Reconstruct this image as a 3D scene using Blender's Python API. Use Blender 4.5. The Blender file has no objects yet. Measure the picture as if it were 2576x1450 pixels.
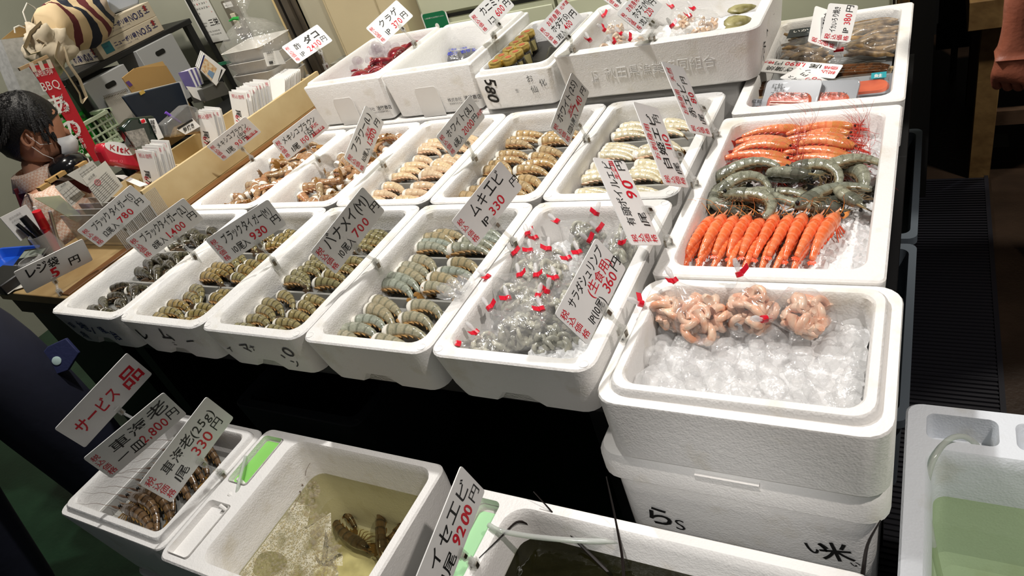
import bpy, bmesh, math, random
from math import sin, cos, pi, radians
from mathutils import Vector, Matrix, noise
random.seed(7)
C = bpy.context.scene.collection
SC = bpy.context.scene
# ------------------------------------------------------------------ camera
CAM = Vector((1.9627, -0.6535, 1.5046))
RX = Vector((0.862959, 0.416955, -0.285394))      # picture right
RF = Vector((-0.503579, 0.663519, -0.553308))     # forward
RD = RF.cross(RX).normalized()                    # picture down
FPX = 1738.76
cam = bpy.data.objects.new('camera', bpy.data.cameras.new('camera'))
cam.data.sensor_width = 36.0
cam.data.lens = FPX / 2576 * 36.0
cam.data.clip_start = 0.02
M = Matrix.Identity(4)
for i in range(3):
    M[i][0] = RX[i]; M[i][1] = -RD[i]; M[i][2] = -RF[i]; M[i][3] = CAM[i]
cam.matrix_world = M
C.objects.link(cam)
SC.camera = cam
# ------------------------------------------------------------------ light
SC.view_settings.view_transform = 'Standard'
SC.view_settings.look = 'None'
SC.view_settings.gamma = 1.0
SC.view_settings.exposure = 0.0
SC.view_settings.use_curve_mapping = False
try:
    SC.cycles.max_bounces = 8; SC.cycles.diffuse_bounces = 3; SC.cycles.glossy_bounces = 3
    SC.cycles.transmission_bounces = 5; SC.cycles.transparent_max_bounces = 14
    SC.cycles.caustics_reflective = False; SC.cycles.caustics_refractive = False
    SC.cycles.sample_clamp_indirect = 4.0
except Exception: pass
W = bpy.data.worlds.new('world'); SC.world = W; W.use_nodes = True
W.node_tree.nodes['Background'].inputs[0].default_value = (0.9, 0.95, 1.0, 1)
W.node_tree.nodes['Background'].inputs[1].default_value = 0.045
def lamp(name, loc, target, power, color=(1, .96, .9), size=.06, spot=None, blend=.4):
    d = bpy.data.lights.new(name, 'SPOT' if spot else 'POINT')
    d.energy = power; d.color = color; d.shadow_soft_size = size
    if spot: d.spot_size = radians(spot); d.spot_blend = blend
    o = bpy.data.objects.new(name, d); o.location = loc
    o.rotation_euler = (Vector(target) - Vector(loc)).to_track_quat('-Z', 'Y').to_euler()
    C.objects.link(o); return o
lamp('stall_lamp', (0.95, 0.62, 2.55), (1.0, 0.5, .8), 106, (1, .97, .93), .035, 118, .6)
lamp('front_lamp', (1.0, .0, 2.6), (1.05, -.25, .6), 34, (1, .96, .9), .06, 100, .7)
lamp('counter_lamp', (-0.45, 0.65, 2.5), (-.7, 1.0, .8), 75, (1, .93, .82), .05, 110, .8)
lamp('wall_fill', (.6, 1.22, 2.9), (.5, 1.7, .9), 75, (1, .95, .84), .1, 95, .8)  # added fill that lifts the back wall, not a fixture of the stall
lamp('stack_fill', (1.75, -.9, 1.9), (1.73, -.035, .31), 55, (1, .98, .95), .04, 21, .9)  # made-up narrow spot brightening the closed box under the ice box
lamp('rear_fill', (-1.25, .75, 2.6), (-1.55, 1.55, 1.1), 60, (1, .97, .9), .08, 110, .8)  # extra fill put in to raise the wall behind the rack
lamp('aisle_fill', (2.75, 1.35, 2.6), (2.2, 1.85, .5), 130, (1, .93, .82), .05, 70, .6)  # invented light that keeps the pine table and aisle from going black
lamp('right_lamp', (2.75, -0.15, 2.5), (2.2, -.1, .6), 95, (1, .92, .85), .03, 70, .5)
# ------------------------------------------------------------------ helpers
def ray(u, v):
    return RX * ((u - 1288) / FPX) + RD * ((v - 725) / FPX) + RF
def az(u, v, h): d = ray(u, v); return CAM + d * ((h - CAM.z) / d.z)
def ay(u, v, h): d = ray(u, v); return CAM + d * ((h - CAM.y) / d.y)
def ax(u, v, h): d = ray(u, v); return CAM + d * ((h - CAM.x) / d.x)
def lin(c):
    if isinstance(c, str): c = [int(c[i:i + 2], 16) / 255 for i in (0, 2, 4)]
    return tuple(((x + .055) / 1.055) ** 2.4 if x > .04045 else x / 12.92 for x in c) + (1,)
def mat(name, col, rough=.5, metal=0., spec=.5, bump=0., bscale=200., var=0., vscale=8., alpha=1., trans=0., ior=1.45, coat=0., emit=None, detail=2., col2=None):
    m = bpy.data.materials.new(name); m.use_nodes = True
    nt = m.node_tree; b = nt.nodes['Principled BSDF']
    c = lin(col)
    b.inputs['Base Color'].default_value = c
    b.inputs['Roughness'].default_value = rough; b.inputs['Metallic'].default_value = metal
    b.inputs['Specular IOR Level'].default_value = spec; b.inputs['Alpha'].default_value = alpha
    b.inputs['Transmission Weight'].default_value = trans; b.inputs['IOR'].default_value = ior
    b.inputs['Coat Weight'].default_value = coat; b.inputs['Coat Roughness'].default_value = .08
    tc = nt.nodes.new('ShaderNodeTexCoord')
    if bump:
        n = nt.nodes.new('ShaderNodeTexNoise'); n.inputs['Scale'].default_value = bscale; n.inputs['Detail'].default_value = detail
        nt.links.new(tc.outputs['Object'], n.inputs['Vector'])
        bp = nt.nodes.new('ShaderNodeBump'); bp.inputs['Strength'].default_value = bump; bp.inputs['Distance'].default_value = .002
        nt.links.new(n.outputs['Fac'], bp.inputs['Height']); nt.links.new(bp.outputs['Normal'], b.inputs['Normal'])
    if var or col2:
        n = nt.nodes.new('ShaderNodeTexNoise'); n.inputs['Scale'].default_value = vscale; n.inputs['Detail'].default_value = 4
        nt.links.new(tc.outputs['Object'], n.inputs['Vector'])
        r = nt.nodes.new('ShaderNodeValToRGB')
        r.color_ramp.elements[0].position = .35; r.color_ramp.elements[1].position = .65
        r.color_ramp.elements[0].color = lin(col2) if col2 else tuple(x * (1 - var) for x in c[:3]) + (1,)
        r.color_ramp.elements[1].color = c
        nt.links.new(n.outputs['Fac'], r.inputs['Fac']); nt.links.new(r.outputs['Color'], b.inputs['Base Color'])
    return m
class MB:
    """collects shapes that become ONE mesh object"""
    def __init__(s): s.v = []; s.f = []; s.uv = {}
    def add(s, vs, fs, uvs=None, M=None):
        k = len(s.v)
        for i, p in enumerate(vs):
            p = Vector(p)
            s.v.append(M @ p if M else p)
            if uvs: s.uv[k + i] = uvs[i]
        s.f += [tuple(k + j for j in f) for f in fs]
        return s
    def box(s, c, d, M=None, taper=1.):
        x, y, z = d[0] / 2, d[1] / 2, d[2] / 2
        vs = [(c[0] + a * (taper if e < 0 else 1), c[1] + b * (taper if e < 0 else 1), c[2] + e) for e in (-z, z) for a, b in ((-x, -y), (x, -y), (x, y), (-x, y))]
        return s.add(vs, [(3, 2, 1, 0), (4, 5, 6, 7), (0, 1, 5, 4), (1, 2, 6, 5), (2, 3, 7, 6), (3, 0, 4, 7)], None, M)
    def loft(s, rings, cap0=True, cap1=True, closed=True, M=None, uvs=None):
        n = len(rings[0]); vs = [p for r in rings for p in r]; fs = []
        for i in range(len(rings) - 1):
            for j in range(n if closed else n - 1):
                k = (j + 1) % n
                fs.append((i * n + j, i * n + k, (i + 1) * n + k, (i + 1) * n + j))
        if cap0: fs.append(tuple(range(n - 1, -1, -1)))
        if cap1: fs.append(tuple((len(rings) - 1) * n + j for j in range(n)))
        return s.add(vs, fs, uvs, M)
    def tube(s, pts, r, n=8, M=None, cap=True, flat=1.):
        pts = [Vector(p) for p in pts]; rs = r if isinstance(r, (list, tuple)) else [r] * len(pts)
        rings = []; a = None
        for i, p in enumerate(pts):
            t = (pts[min(i + 1, len(pts) - 1)] - pts[max(i - 1, 0)]).normalized()
            if a is None:
                a = t.orthogonal().normalized()
            a = (a - t * a.dot(t)).normalized(); b = t.cross(a)
            rings.append([p + a * (rs[i] * cos(2 * pi * j / n)) + b * (rs[i] * flat * sin(2 * pi * j / n)) for j in range(n)])
        return s.loft(rings, cap, cap, True, M)
    def cyl(s, c, r, h, n=20, r2=None, M=None):
        r2 = r if r2 is None else r2
        return s.loft([[(c[0] + q * cos(2 * pi * j / n), c[1] + q * sin(2 * pi * j / n), c[2] + z) for j in range(n)] for q, z in ((r, 0), (r2, h))], M=M)
    def lathe(s, prof, n=20, c=(0, 0, 0), M=None, cap=True):
        return s.loft([[(c[0] + q * cos(2 * pi * j / n), c[1] + q * sin(2 * pi * j / n), c[2] + z) for j in range(n)] for q, z in prof], cap, cap, M=M)
    def quad(s, a, b, c, d): return s.add([a, b, c, d], [(0, 1, 2, 3)])
    def ball(s, c, r, n=8, m=6, M=None):
        r = (r, r, r) if isinstance(r, (int, float)) else r
        return s.loft([[(c[0] + r[0] * sin(t) * cos(2 * pi * j / n), c[1] + r[1] * sin(t) * sin(2 * pi * j / n), c[2] - r[2] * cos(t)) for j in range(n)] for t in [pi * (i + .12) / (m + .24) for i in range(m + 1)]], M=M)
    def prism(s, poly, z0, z1, M=None):
        return s.loft([[(x, y, z0) for x, y in poly], [(x, y, z1) for x, y in poly]], M=M)
    def mesh(s, name, m, angle=40):
        me = bpy.data.meshes.new(name); me.from_pydata([tuple(v) for v in s.v], [], s.f)
        if s.uv:
            l = me.uv_layers.new(name='UVMap')
            for lp in me.loops: l.data[lp.index].uv = s.uv.get(lp.vertex_index, (0, 0))
        me.materials.append(m)
        if angle:
            me.shade_smooth(); me.set_sharp_from_angle(angle=radians(angle))
        return me
    def build(s, name, m, parent=None, angle=40, bevel=0., seg=2):
        return link(name, s.mesh(name, m, angle), parent, bevel, seg)
def link(name, me, parent=None, bevel=0., seg=2):
    o = bpy.data.objects.new(name, me); C.objects.link(o)
    if parent: o.parent = parent
    if bevel:
        b = o.modifiers.new('bevel', 'BEVEL'); b.width = bevel; b.segments = seg; b.limit_method = 'ANGLE'
    return o
def tag(o, label=None, cat=None, group=None, kind=None):
    if label: o['label'] = label
    if cat: o['category'] = cat
    if group: o['group'] = group
    if kind: o['kind'] = kind
    return o
def thing(name, label, cat, loc=(0, 0, 0), group=None, rot=(0, 0, 0)):
    o = bpy.data.objects.new(name, None); o.empty_display_size = .02; C.objects.link(o)
    o.location = loc; o.rotation_euler = rot
    return tag(o, label, cat, group)
def copy_tree(o, parent=None):
    c = o.copy(); C.objects.link(c); c.parent = parent
    for ch in list(o.children): copy_tree(ch, c)
    return c
def frame(o, x, y=None, z=None):
    """matrix with columns x,y,z at o"""
    x = Vector(x).normalized()
    if z is None: y = Vector(y); y = (y - x * y.dot(x)).normalized(); z = x.cross(y)
    else: z = Vector(z); z = (z - x * z.dot(x)).normalized(); y = z.cross(x)
    m = Matrix.Identity(4)
    for i in range(3): m[i][0] = x[i]; m[i][1] = y[i]; m[i][2] = z[i]; m[i][3] = o[i]
    return m
def rrect(w, d, r, n=5, c=(0, 0)):
    r = min(r, w / 2 - 1e-4, d / 2 - 1e-4); out = []
    for cx, cy, a0 in ((w / 2 - r, -d / 2 + r, -pi / 2), (w / 2 - r, d / 2 - r, 0), (-w / 2 + r, d / 2 - r, pi / 2), (-w / 2 + r, -d / 2 + r, pi)):
        for i in range(n + 1):
            a = a0 + pi / 2 * i / n; out.append((c[0] + cx + r * cos(a), c[1] + cy + r * sin(a)))
    return out
def ring(w, d, r, z, n=5, c=(0, 0)): return [(x, y, z) for x, y in rrect(w, d, r, n, c)]
# ------------------------------------------------------------------ lettering (filled glyphs of the built-in font, made into mesh)
_G = {}
def glyph(ch, off=0.):
    k = (ch, off)
    if k not in _G:
        cu = bpy.data.curves.new('g', 'FONT'); cu.body = ch; cu.size = 1; cu.offset = off; cu.resolution_u = 3; cu.fill_mode = 'FRONT'
        o = bpy.data.objects.new('g', cu); C.objects.link(o)
        dg = bpy.context.evaluated_depsgraph_get()
        me = bpy.data.meshes.new_from_object(o.evaluated_get(dg))
        vs = [tuple(v.co) for v in me.vertices]; fs = [tuple(p.vertices) for p in me.polygons]
        bpy.data.objects.remove(o); bpy.data.curves.remove(cu); bpy.data.meshes.remove(me)
        xs = [v[0] for v in vs] or [0, .3]
        _G[k] = (vs, fs, min(xs), max(xs))
    return _G[k]
def text_mb(mb, s, x, y, size, M, vert=False, jit=.05, off=-.006, track=1., lift=.0004, fit=None, shear=0., stretch=1., rng=random.Random(3)):
    """writes s at x,y (left baseline) in the plane of M; fit = total width to squeeze or stretch to"""
    items = []; cx = 0.
    for ch in s:
        if ch == ' ': cx += .35; continue
        vs, fs, a, b = glyph(ch, min(off, -.002) if ch in 'MWNKSGQ&' else off)
        wide = ord(ch) > 0x2e80
        adv = 1.0 if wide else (b - a) + .1
        items.append((vs, fs, 0 if wide else -a + .03, cx)); cx += adv * track
    if not items: return
    k = size if fit is None else fit / max(cx, .01)
    sx = k if not vert else size
    for i, (vs, fs, o, p) in enumerate(items):
        an = rng.uniform(-jit, jit) * 1.2; dy = rng.uniform(-jit, jit) * size * .5; sc = 1 + rng.uniform(-jit, jit)
        px, py = (x + p * k, y + dy) if not vert else (x + rng.uniform(-jit, jit) * size * .4, y - (i + 1) * size * track)
        ca, sa = cos(an), sin(an)
        out = []
        for vx, vy, _ in vs:
            lx = (vx + o) * sx * sc * stretch + shear * vy * size; ly = vy * size * sc
            out.append(M @ Vector((px + lx * ca - ly * sa, py + lx * sa + ly * ca, lift)))
        mb.add(out, fs)
INK = mat('black_ink', '141414', .5); RED = mat('red_ink', 'd0142a', .5); WHT = mat('white_ink', 'f0eeea', .5)
BLUEINK = mat('blue_print', '1c2a66', .5); GREYINK = mat('grey_print', '6a6a6a', .6)
CARD = mat('card_white', 'ecebe9', .45, var=.03, vscale=30)
CLEAR = None
def clear_mat(name, tint='ffffff', gloss=.25, rough=.08, bump=0., bscale=60., white=0.):
    m = bpy.data.materials.new(name); m.use_nodes = True; nt = m.node_tree; nt.nodes.clear()
    out = nt.nodes.new('ShaderNodeOutputMaterial'); t = nt.nodes.new('ShaderNodeBsdfTransparent'); g = nt.nodes.new('ShaderNodeBsdfGlossy')
    t.inputs[0].default_value = lin(tint); g.inputs['Roughness'].default_value = rough
    fr = nt.nodes.new('ShaderNodeLayerWeight'); fr.inputs['Blend'].default_value = .22
    mu = nt.nodes.new('ShaderNodeMath'); mu.operation = 'MULTIPLY_ADD'; mu.inputs[1].default_value = .3; mu.inputs[2].default_value = gloss * .08
    nt.links.new(fr.outputs['Facing'], mu.inputs[0])
    mx = nt.nodes.new('ShaderNodeMixShader')
    nt.links.new(mu.outputs[0], mx.inputs[0]); nt.links.new(t.outputs[0], mx.inputs[1]); nt.links.new(g.outputs[0], mx.inputs[2])
    last = mx
    if white:
        d = nt.nodes.new('ShaderNodeBsdfDiffuse'); d.inputs[0].default_value = (.9, .9, .9, 1)
        m2 = nt.nodes.new('ShaderNodeMixShader'); m2.inputs[0].default_value = white
        nt.links.new(mx.outputs[0], m2.inputs[1]); nt.links.new(d.outputs[0], m2.inputs[2]); last = m2
    if bump:
        tc = nt.nodes.new('ShaderNodeTexCoord'); n = nt.nodes.new('ShaderNodeTexNoise'); n.noise_type = 'RIDGED_MULTIFRACTAL'; n.normalize = True; n.inputs['Scale'].default_value = bscale * .6; n.inputs['Detail'].default_value = 2.5; n.inputs['Distortion'].default_value = 1.2
        nt.links.new(tc.outputs['Object'], n.inputs['Vector'])
        bp = nt.nodes.new('ShaderNodeBump'); bp.inputs['Strength'].default_value = bump; bp.inputs['Distance'].default_value = .006
        nt.links.new(n.outputs['Fac'], bp.inputs['Height']); nt.links.new(bp.outputs['Normal'], g.inputs['Normal']); nt.links.new(bp.outputs['Normal'], fr.inputs['Normal'])
    nt.links.new(last.outputs[0], out.inputs[0])
    return m
CLEAR = clear_mat('clear_acrylic', 'f8f8f6', .3, .08, 0, 50, .16)
FILM = clear_mat('clear_bag_film', 'ffffff', .6, .10, 1., 62., .08)
STEEL = mat('stainless_steel', 'c8c8c6', .18, 1.)
def foam(name, col, wet=.45, beads=True):
    m = bpy.data.materials.new(name); m.use_nodes = True; nt = m.node_tree; b = nt.nodes['Principled BSDF']
    b.inputs['Base Color'].default_value = lin(col); b.inputs['Roughness'].default_value = wet; b.inputs['Specular IOR Level'].default_value = .4
    tc = nt.nodes.new('ShaderNodeTexCoord')
    v = nt.nodes.new('ShaderNodeTexVoronoi'); v.inputs['Scale'].default_value = 260
    n = nt.nodes.new('ShaderNodeTexNoise'); n.inputs['Scale'].default_value = 70; n.inputs['Detail'].default_value = 3
    ad = nt.nodes.new('ShaderNodeMath'); ad.operation = 'MULTIPLY_ADD'; ad.inputs[1].default_value = .5 if beads else .2
    nt.links.new(tc.outputs['Object'], v.inputs['Vector']); nt.links.new(tc.outputs['Object'], n.inputs['Vector'])
    nt.links.new(v.outputs['Distance'], ad.inputs[0]); nt.links.new(n.outputs['Fac'], ad.inputs[2])
    bp = nt.nodes.new('ShaderNodeBump'); bp.inputs['Strength'].default_value = .42; bp.inputs['Distance'].default_value = .0018
    nt.links.new(ad.outputs[0], bp.inputs['Height']); nt.links.new(bp.outputs['Normal'], b.inputs['Normal'])
    n2 = nt.nodes.new('ShaderNodeTexNoise'); n2.inputs['Scale'].default_value = 14; n2.inputs['Detail'].default_value = 6
    nt.links.new(tc.outputs['Object'], n2.inputs['Vector'])
    r = nt.nodes.new('ShaderNodeValToRGB'); r.color_ramp.elements[0].position = .2; r.color_ramp.elements[1].position = .42
    c = lin(col); r.color_ramp.elements[0].color = (c[0] * .82, c[1] * .78, c[2] * .68, 1); r.color_ramp.elements[1].color = c
    nt.links.new(n2.outputs['Fac'], r.inputs['Fac']); nt.links.new(r.outputs['Color'], b.inputs['Base Color'])
    return m
FOAM = foam('white_foam', 'efedea'); FOAM_SHADED = foam('blue_shaded_foam', 'dfe4ea')  # second foam is the white one with blue shade put into its colour
# ================================================================== THE SETTING
def struct(o): o['kind'] = 'structure'; return o
green = mat('green_floor_paint', '23402c', .35, bump=.3, bscale=60, var=.35, vscale=5)
brown = mat('brown_concrete', '33261c', .4, bump=.4, bscale=90, var=.4, vscale=7)
struct(MB().box((-.9, .1, -.02), (5.2, 6, .04)).build('floor', green))
struct(MB().box((2.95, 1.2, -.017), (2.5, 5.2, .042)).build('floor', brown))
cream = mat('cream_wall_paint', 'c3bda6', .45, bump=.12, bscale=25, var=.08, vscale=3)
greyw = mat('grey_green_wall_paint', 'a9a999', .5, bump=.15, bscale=25, var=.08, vscale=3)
dark = mat('dark_painted_steel', '191a1b', .45, bump=.1, bscale=80)
blackw = mat('black_wall', '0c0c0d', .7)
YW = 1.62
struct(MB().box((.745, YW + .06, 1.4), (2.27, .12, 2.8)).build('wall_back', cream))
struct(MB().box((-1.24, YW + .06, 1.4), (1.70, .12, 2.8)).build('wall_back', greyw))
struct(MB().box((-2.06, .55, 1.4), (.1, 2.4, 2.8)).build('wall_left', greyw))
struct(MB().box((3.1, 3.3, 1.4), (3.3, .1, 2.8)).build('wall_right', blackw))
struct(MB().box((1.95, 2.52, 1.4), (.06, 1.6, 2.8)).build('wall_side', blackw))
# vertical rail of the sliding door
rail = MB()
for x0, x1, dy in ((-.405, -.385, .02), (-.36, -.325, .03), (-.322, -.30, .016)): rail.box(((x0 + x1) / 2, YW - dy / 2, 1.4), (x1 - x0, dy, 2.8))
struct(rail.build('trim_1', mat('dull_rail_metal', '6f675c', .4, .6)))
r2 = MB().box((-.372, YW - .006, 1.4), (.026, .012, 2.8)).box((-.311, YW - .004, 1.4), (.022, .008, 2.8))
struct(r2.build('trim_2', blackw))
struct(MB().box((-.411, YW - .011, 1.4), (.010, .022, 2.8)).build('trim_3', mat('pale_wood_strip', 'd9c08c', .5)))
struct(MB().box((-.915, YW - .01, 1.4), (.014, .02, 2.8)).build('trim_4', dark))
# electric cabinet, stone plinth, lockers
t = thing('wall_cabinet', 'tall beige metal cabinet on the back wall behind the vinegared octopus box', 'cabinet', (.13, YW - .05, .86))
beige = mat('beige_steel', 'c9bb98', .4, var=.05, vscale=6)
MB().box((-.03, 0, .75), (.36, .1, 1.5)).build('body', beige, t, bevel=.004)
MB().box((-.075, -.053, .75), (.235, .008, 1.46)).build('door', beige, t, bevel=.003)
tag(MB().box((-.02, YW - .045, .79), (.34, .09, .13)).build('stone_plinth', mat('rough_grey_stone', '8d8b7e', .9, bump=1., bscale=90, var=.3, vscale=40)), 'rough grey stone plinth under the beige cabinet', 'plinth')
lock = mat('pale_green_locker_steel', 'c0c2a8', .4, var=.04, vscale=5)
def locker(x0, x1, name, label):
    t = thing(name, label, 'locker', ((x0 + x1) / 2, YW - .0225, .55)); w = x1 - x0
    MB().box((0, 0, .8), (w - .002, .04, 1.6)).build('body', lock, t)
    MB().box((0, -.024, .225), (w - .016, .008, .29)).build('door', lock, t, bevel=.003)
    MB().box((0, -.024, .98), (w - .016, .008, 1.14)).build('door', lock, t, bevel=.003)
    MB().box((0, -.021, .395), (w - .01, .003, .012)).build('gap_strip', INK, t)
    return t
locker(.31, .86, 'locker', 'pale green steel locker with a green sticker behind the deep foam boxes')
locker(.87, 1.42, 'locker', 'pale green steel locker behind the jars and scallop box')
locker(1.43, 1.875, 'locker', 'pale green steel locker behind the right end of scallop box')
s = thing('door_sticker', 'green rounded sticker with a white dot on the pale locker door', 'sticker', (0, 0, 0))
p0 = ay(1098, 58, YW - .05)
MB().prism(rrect(.115, .13, .012, 4, (p0.x, p0.z - .02)), 0, .001, Matrix(((1, 0, 0, 0), (0, 0, -1, YW - .049), (0, 1, 0, 0), (0, 0, 0, 1)))).build('border', WHT, s)
MB().prism(rrect(.104, .12, .01, 4, (p0.x, p0.z - .02)), .001, .0016, Matrix(((1, 0, 0, 0), (0, 0, -1, YW - .049), (0, 1, 0, 0), (0, 0, 0, 1)))).build('panel', mat('sticker_green', '0d6b45', .4), s)
sm = MB(); Mw = Matrix(((1, 0, 0, 0), (0, 0, -1, YW - .0508), (0, 1, 0, 0), (0, 0, 0, 1)))
sm.prism([(p0.x + .009 * cos(a * pi / 8), p0.z - .012 + .012 * sin(a * pi / 8)) for a in range(16)], 0, .0006, Mw)
text_mb(sm, 'この扉は開けたら必ず閉めてください', p0.x - .046, p0.z + .02, .006, Mw, jit=0, fit=.09)
sm.build('lettering', WHT, s)
# wall switch and calendar on the left part of the back wall
wsp = ay(597, 42, YW)
t = thing('wall_switch', 'brushed metal light switch plate on the back wall above the bagged trays', 'switch', wsp)
MB().prism(rrect(.074, .155, .006, 3), 0, .016, Matrix.Rotation(pi / 2, 4, 'X')).build('plate', mat('brushed_plate', 'a39c8c', .4, .7), t)
MB().box((0, -.018, -.012), (.03, .006, .066)).build('switch_frame', mat('switch_cream', 'cfc7b0', .4), t, bevel=.002)
MB().box((0, -.023, -.02), (.02, .008, .03), Matrix.Rotation(.15, 4, 'X')).build('rocker', mat('switch_grey', 'b5ae9b', .4), t, bevel=.002)
mb = MB().prism(rrect(.054, .022, .002, 2, (0, .058)), .016, .0168, Matrix.Rotation(pi / 2, 4, 'X')); mb.build('name_strip', WHT, t)
mb = MB(); text_mb(mb, '冷蔵庫ショーケース', -.024, .0545, .006, Matrix.Translation((0, -.0172, 0)) @ Matrix.Rotation(pi / 2, 4, 'X'), jit=0, fit=.048); mb.build('lettering', INK, t)
cp = ay(512, 30, YW)
t = thing('wall_calendar', 'white paper month calendar hanging on the grey wall left of the switch', 'calendar', cp)
Mc = Matrix.Translation((0, -.004, 0)) @ Matrix.Rotation(pi / 2, 4, 'X')
MB().box((0, 0, 0), (.15, .27, .003), Mc).build('sheet', mat('calendar_paper', 'd9d8d2', .6), t)
bk = MB(); rd = MB(); text_mb(bk, '10', -.012, .095, .02, Mc, jit=0, lift=.002)
k = 0
for r in range(5):
    for c in range(7):
        d = r * 7 + c - 0 + 1
        if d > 31: break
        text_mb(rd if c in (3,) and r in (0, 2) or c == 0 and r > 2 else bk, str(d), -.062 + c * .0165, .072 - r * .0195, .011, Mc, jit=0, lift=.002, off=.004)
for r, n in enumerate(('8', '12', '19', '26')): text_mb(rd, n, .055, .058 - r * .022, .008, Mc, jit=0, lift=.002)
text_mb(bk, '三栄', .004, -.062, .034, Mc, jit=0, lift=.002, off=.01)
text_mb(bk, '冷凍魚介株式会社', -.058, -.05, .008, Mc, jit=0, lift=.002, fit=.05); text_mb(bk, '東京・築地', -.058, -.062, .008, Mc, jit=0, lift=.002)
text_mb(bk, '電話 TEL 03-6633-46', -.05, -.09, .009, Mc, jit=0, lift=.002, fit=.1); text_mb(bk, 'FAX 03-6633-48', -.02, -.104, .009, Mc, jit=0, lift=.002, fit=.07)
bk.build('lettering', INK, t); rd.build('red_lettering', RED, t)
tag(MB().cyl((1.90, YW - .02, 0), .016, 2.8, 14).build('wall_pipe', mat('rusty_yellow_pipe', '8a6420', .6, col2='3a2a14', vscale=40)), 'rusty yellow pipe running up the wall corner behind the squid box', 'pipe')
# ------------------------------------------------------------------ right aisle
rb = MB().box((2.03, 1.03, .008), (.26, 1.64, .016))
for i in range(110):
    y = .22 + i * .0148; rb.box((2.03, y, .0185), (.252, .0066, .006))
rb.box((2.157, 1.03, .012), (.012, 1.64, .024)); rb.box((2.03, .86, .0195), (.255, .008, .006))
tag(rb.build('rubber_mat', mat('black_rubber', '1a1a20', .38, spec=.6), angle=0), 'black ribbed rubber mat along the aisle floor', 'mat')
woodm = mat('bare_pine', '9a7a4c', .6, bump=.3, bscale=40, col2='7d5f38', vscale=18)
dwood = mat('dark_stained_wood', '4a3626', .6, bump=.3, bscale=50, var=.3, vscale=20)
lg = az(2461, 440, 0)
t = thing('wooden_table', 'pine work table with square legs at the far end of the aisle', 'table', (lg.x, lg.y, 0))
hz = ay(2420, 45, lg.y).z
MB().box((.42, .3, hz + .02), (.98, .72, .09)).build('tabletop', woodm, t, bevel=.003)
for dx, dy in ((0, 0), (.82, 0), (0, .56), (.82, .56)): MB().box((dx, dy, hz / 2 - .01), (.062, .062, hz - .02)).build('leg', dwood if dy else woodm, t, bevel=.002)
MB().box((.41, 0, .22), (.78, .03, .05)).build('stretcher', dwood, t)
t = thing('dark_cabinet', 'black steel cabinet frame standing behind the dried squid box', 'cabinet', (2.06, 2.72, 0))
cf = mat('worn_black_paint', '2b2c2c', .5, bump=.5, bscale=120, var=.4, vscale=60)
MB().box((0.0, .02, .86), (.12, .05, 1.3)).build('side_panel', cf, t, bevel=.003)
MB().box((.075, -.0, .86), (.05, .04, 1.3)).build('leg', dark, t, bevel=.002)
MB().box((.02, -.01, .2), (.17, .04, .1)).build('bottom_rail', dark, t); MB().box((.005, .02, .09), (.025, .03, .18)).build('leg', cf, t)
pp = az(2500, 300, 0)
tag(MB().box((2.20, 2.13, .003), (.07, .10, .006)).build('paper_scrap', mat('dusty_paper', '6b6656', .8)), 'square scrap of pale paper on the brown floor beside the table leg', 'paper')
# ------------------------------------------------------------------ display table and cash counter
t = thing('display_table', 'dark steel table carrying the rows of white foam boxes', 'table', (.8, .55, 0))
dk = mat('black_table_steel', '101112', .5)
MB().box((-.03, 0, .66), (1.50, .98, .036)).build('tabletop', dk, t, bevel=.003)
for a in (-.74, .68):
    for b in (-.42, .42): MB().box((a, b, .32), (.05, .05, .644)).build('leg', dk, t)
MB().box((-.03, .44, .33), (1.40, .01, .6)).build('back_panel', blackw, t)
t = thing('side_table', 'dark steel table under the tall right-hand row of boxes', 'table', (1.755, .84, 0))
MB().box((0, 0, .65), (.36, 1.12, .04)).build('tabletop', dk, t)
for a in (-.15, .15):
    for b in (-.5, .5): MB().box((a, b, .315), (.04, .04, .63)).build('leg', dk, t)
tt = thing('cash_counter', 'worn wooden cash counter at the left end of the display', 'counter', (-.62, .75, 0))
ply = mat('worn_counter_wood', 'a58c62', .45, bump=.2, bscale=30, col2='8a7048', vscale=7)
MB().box((.37, .09, .765), (.40, 1.52, .03)).build('countertop', ply, tt, bevel=.003)
MB().box((.548, .09, .762), (.036, 1.5, .046)).build('edge_strip', mat('dark_edge_wood', '6b4522', .45, bump=.3, bscale=40), tt, bevel=.002)
MB().box((.37, -.64, .72), (.38, .03, .06)).build('front_rail', mat('aged_wood_rail', '3f3522', .6), tt)
MB().box((.37, -.62, .34), (.37, .03, .68)).build('front_panel', mat('dark_green_panel', '151d17', .5, var=.2), tt)
MB().box((.53, .1, .34), (.03, 1.4, .68)).build('side_panel', mat('dark_green_side', '1a231c', .5), tt)
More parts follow.
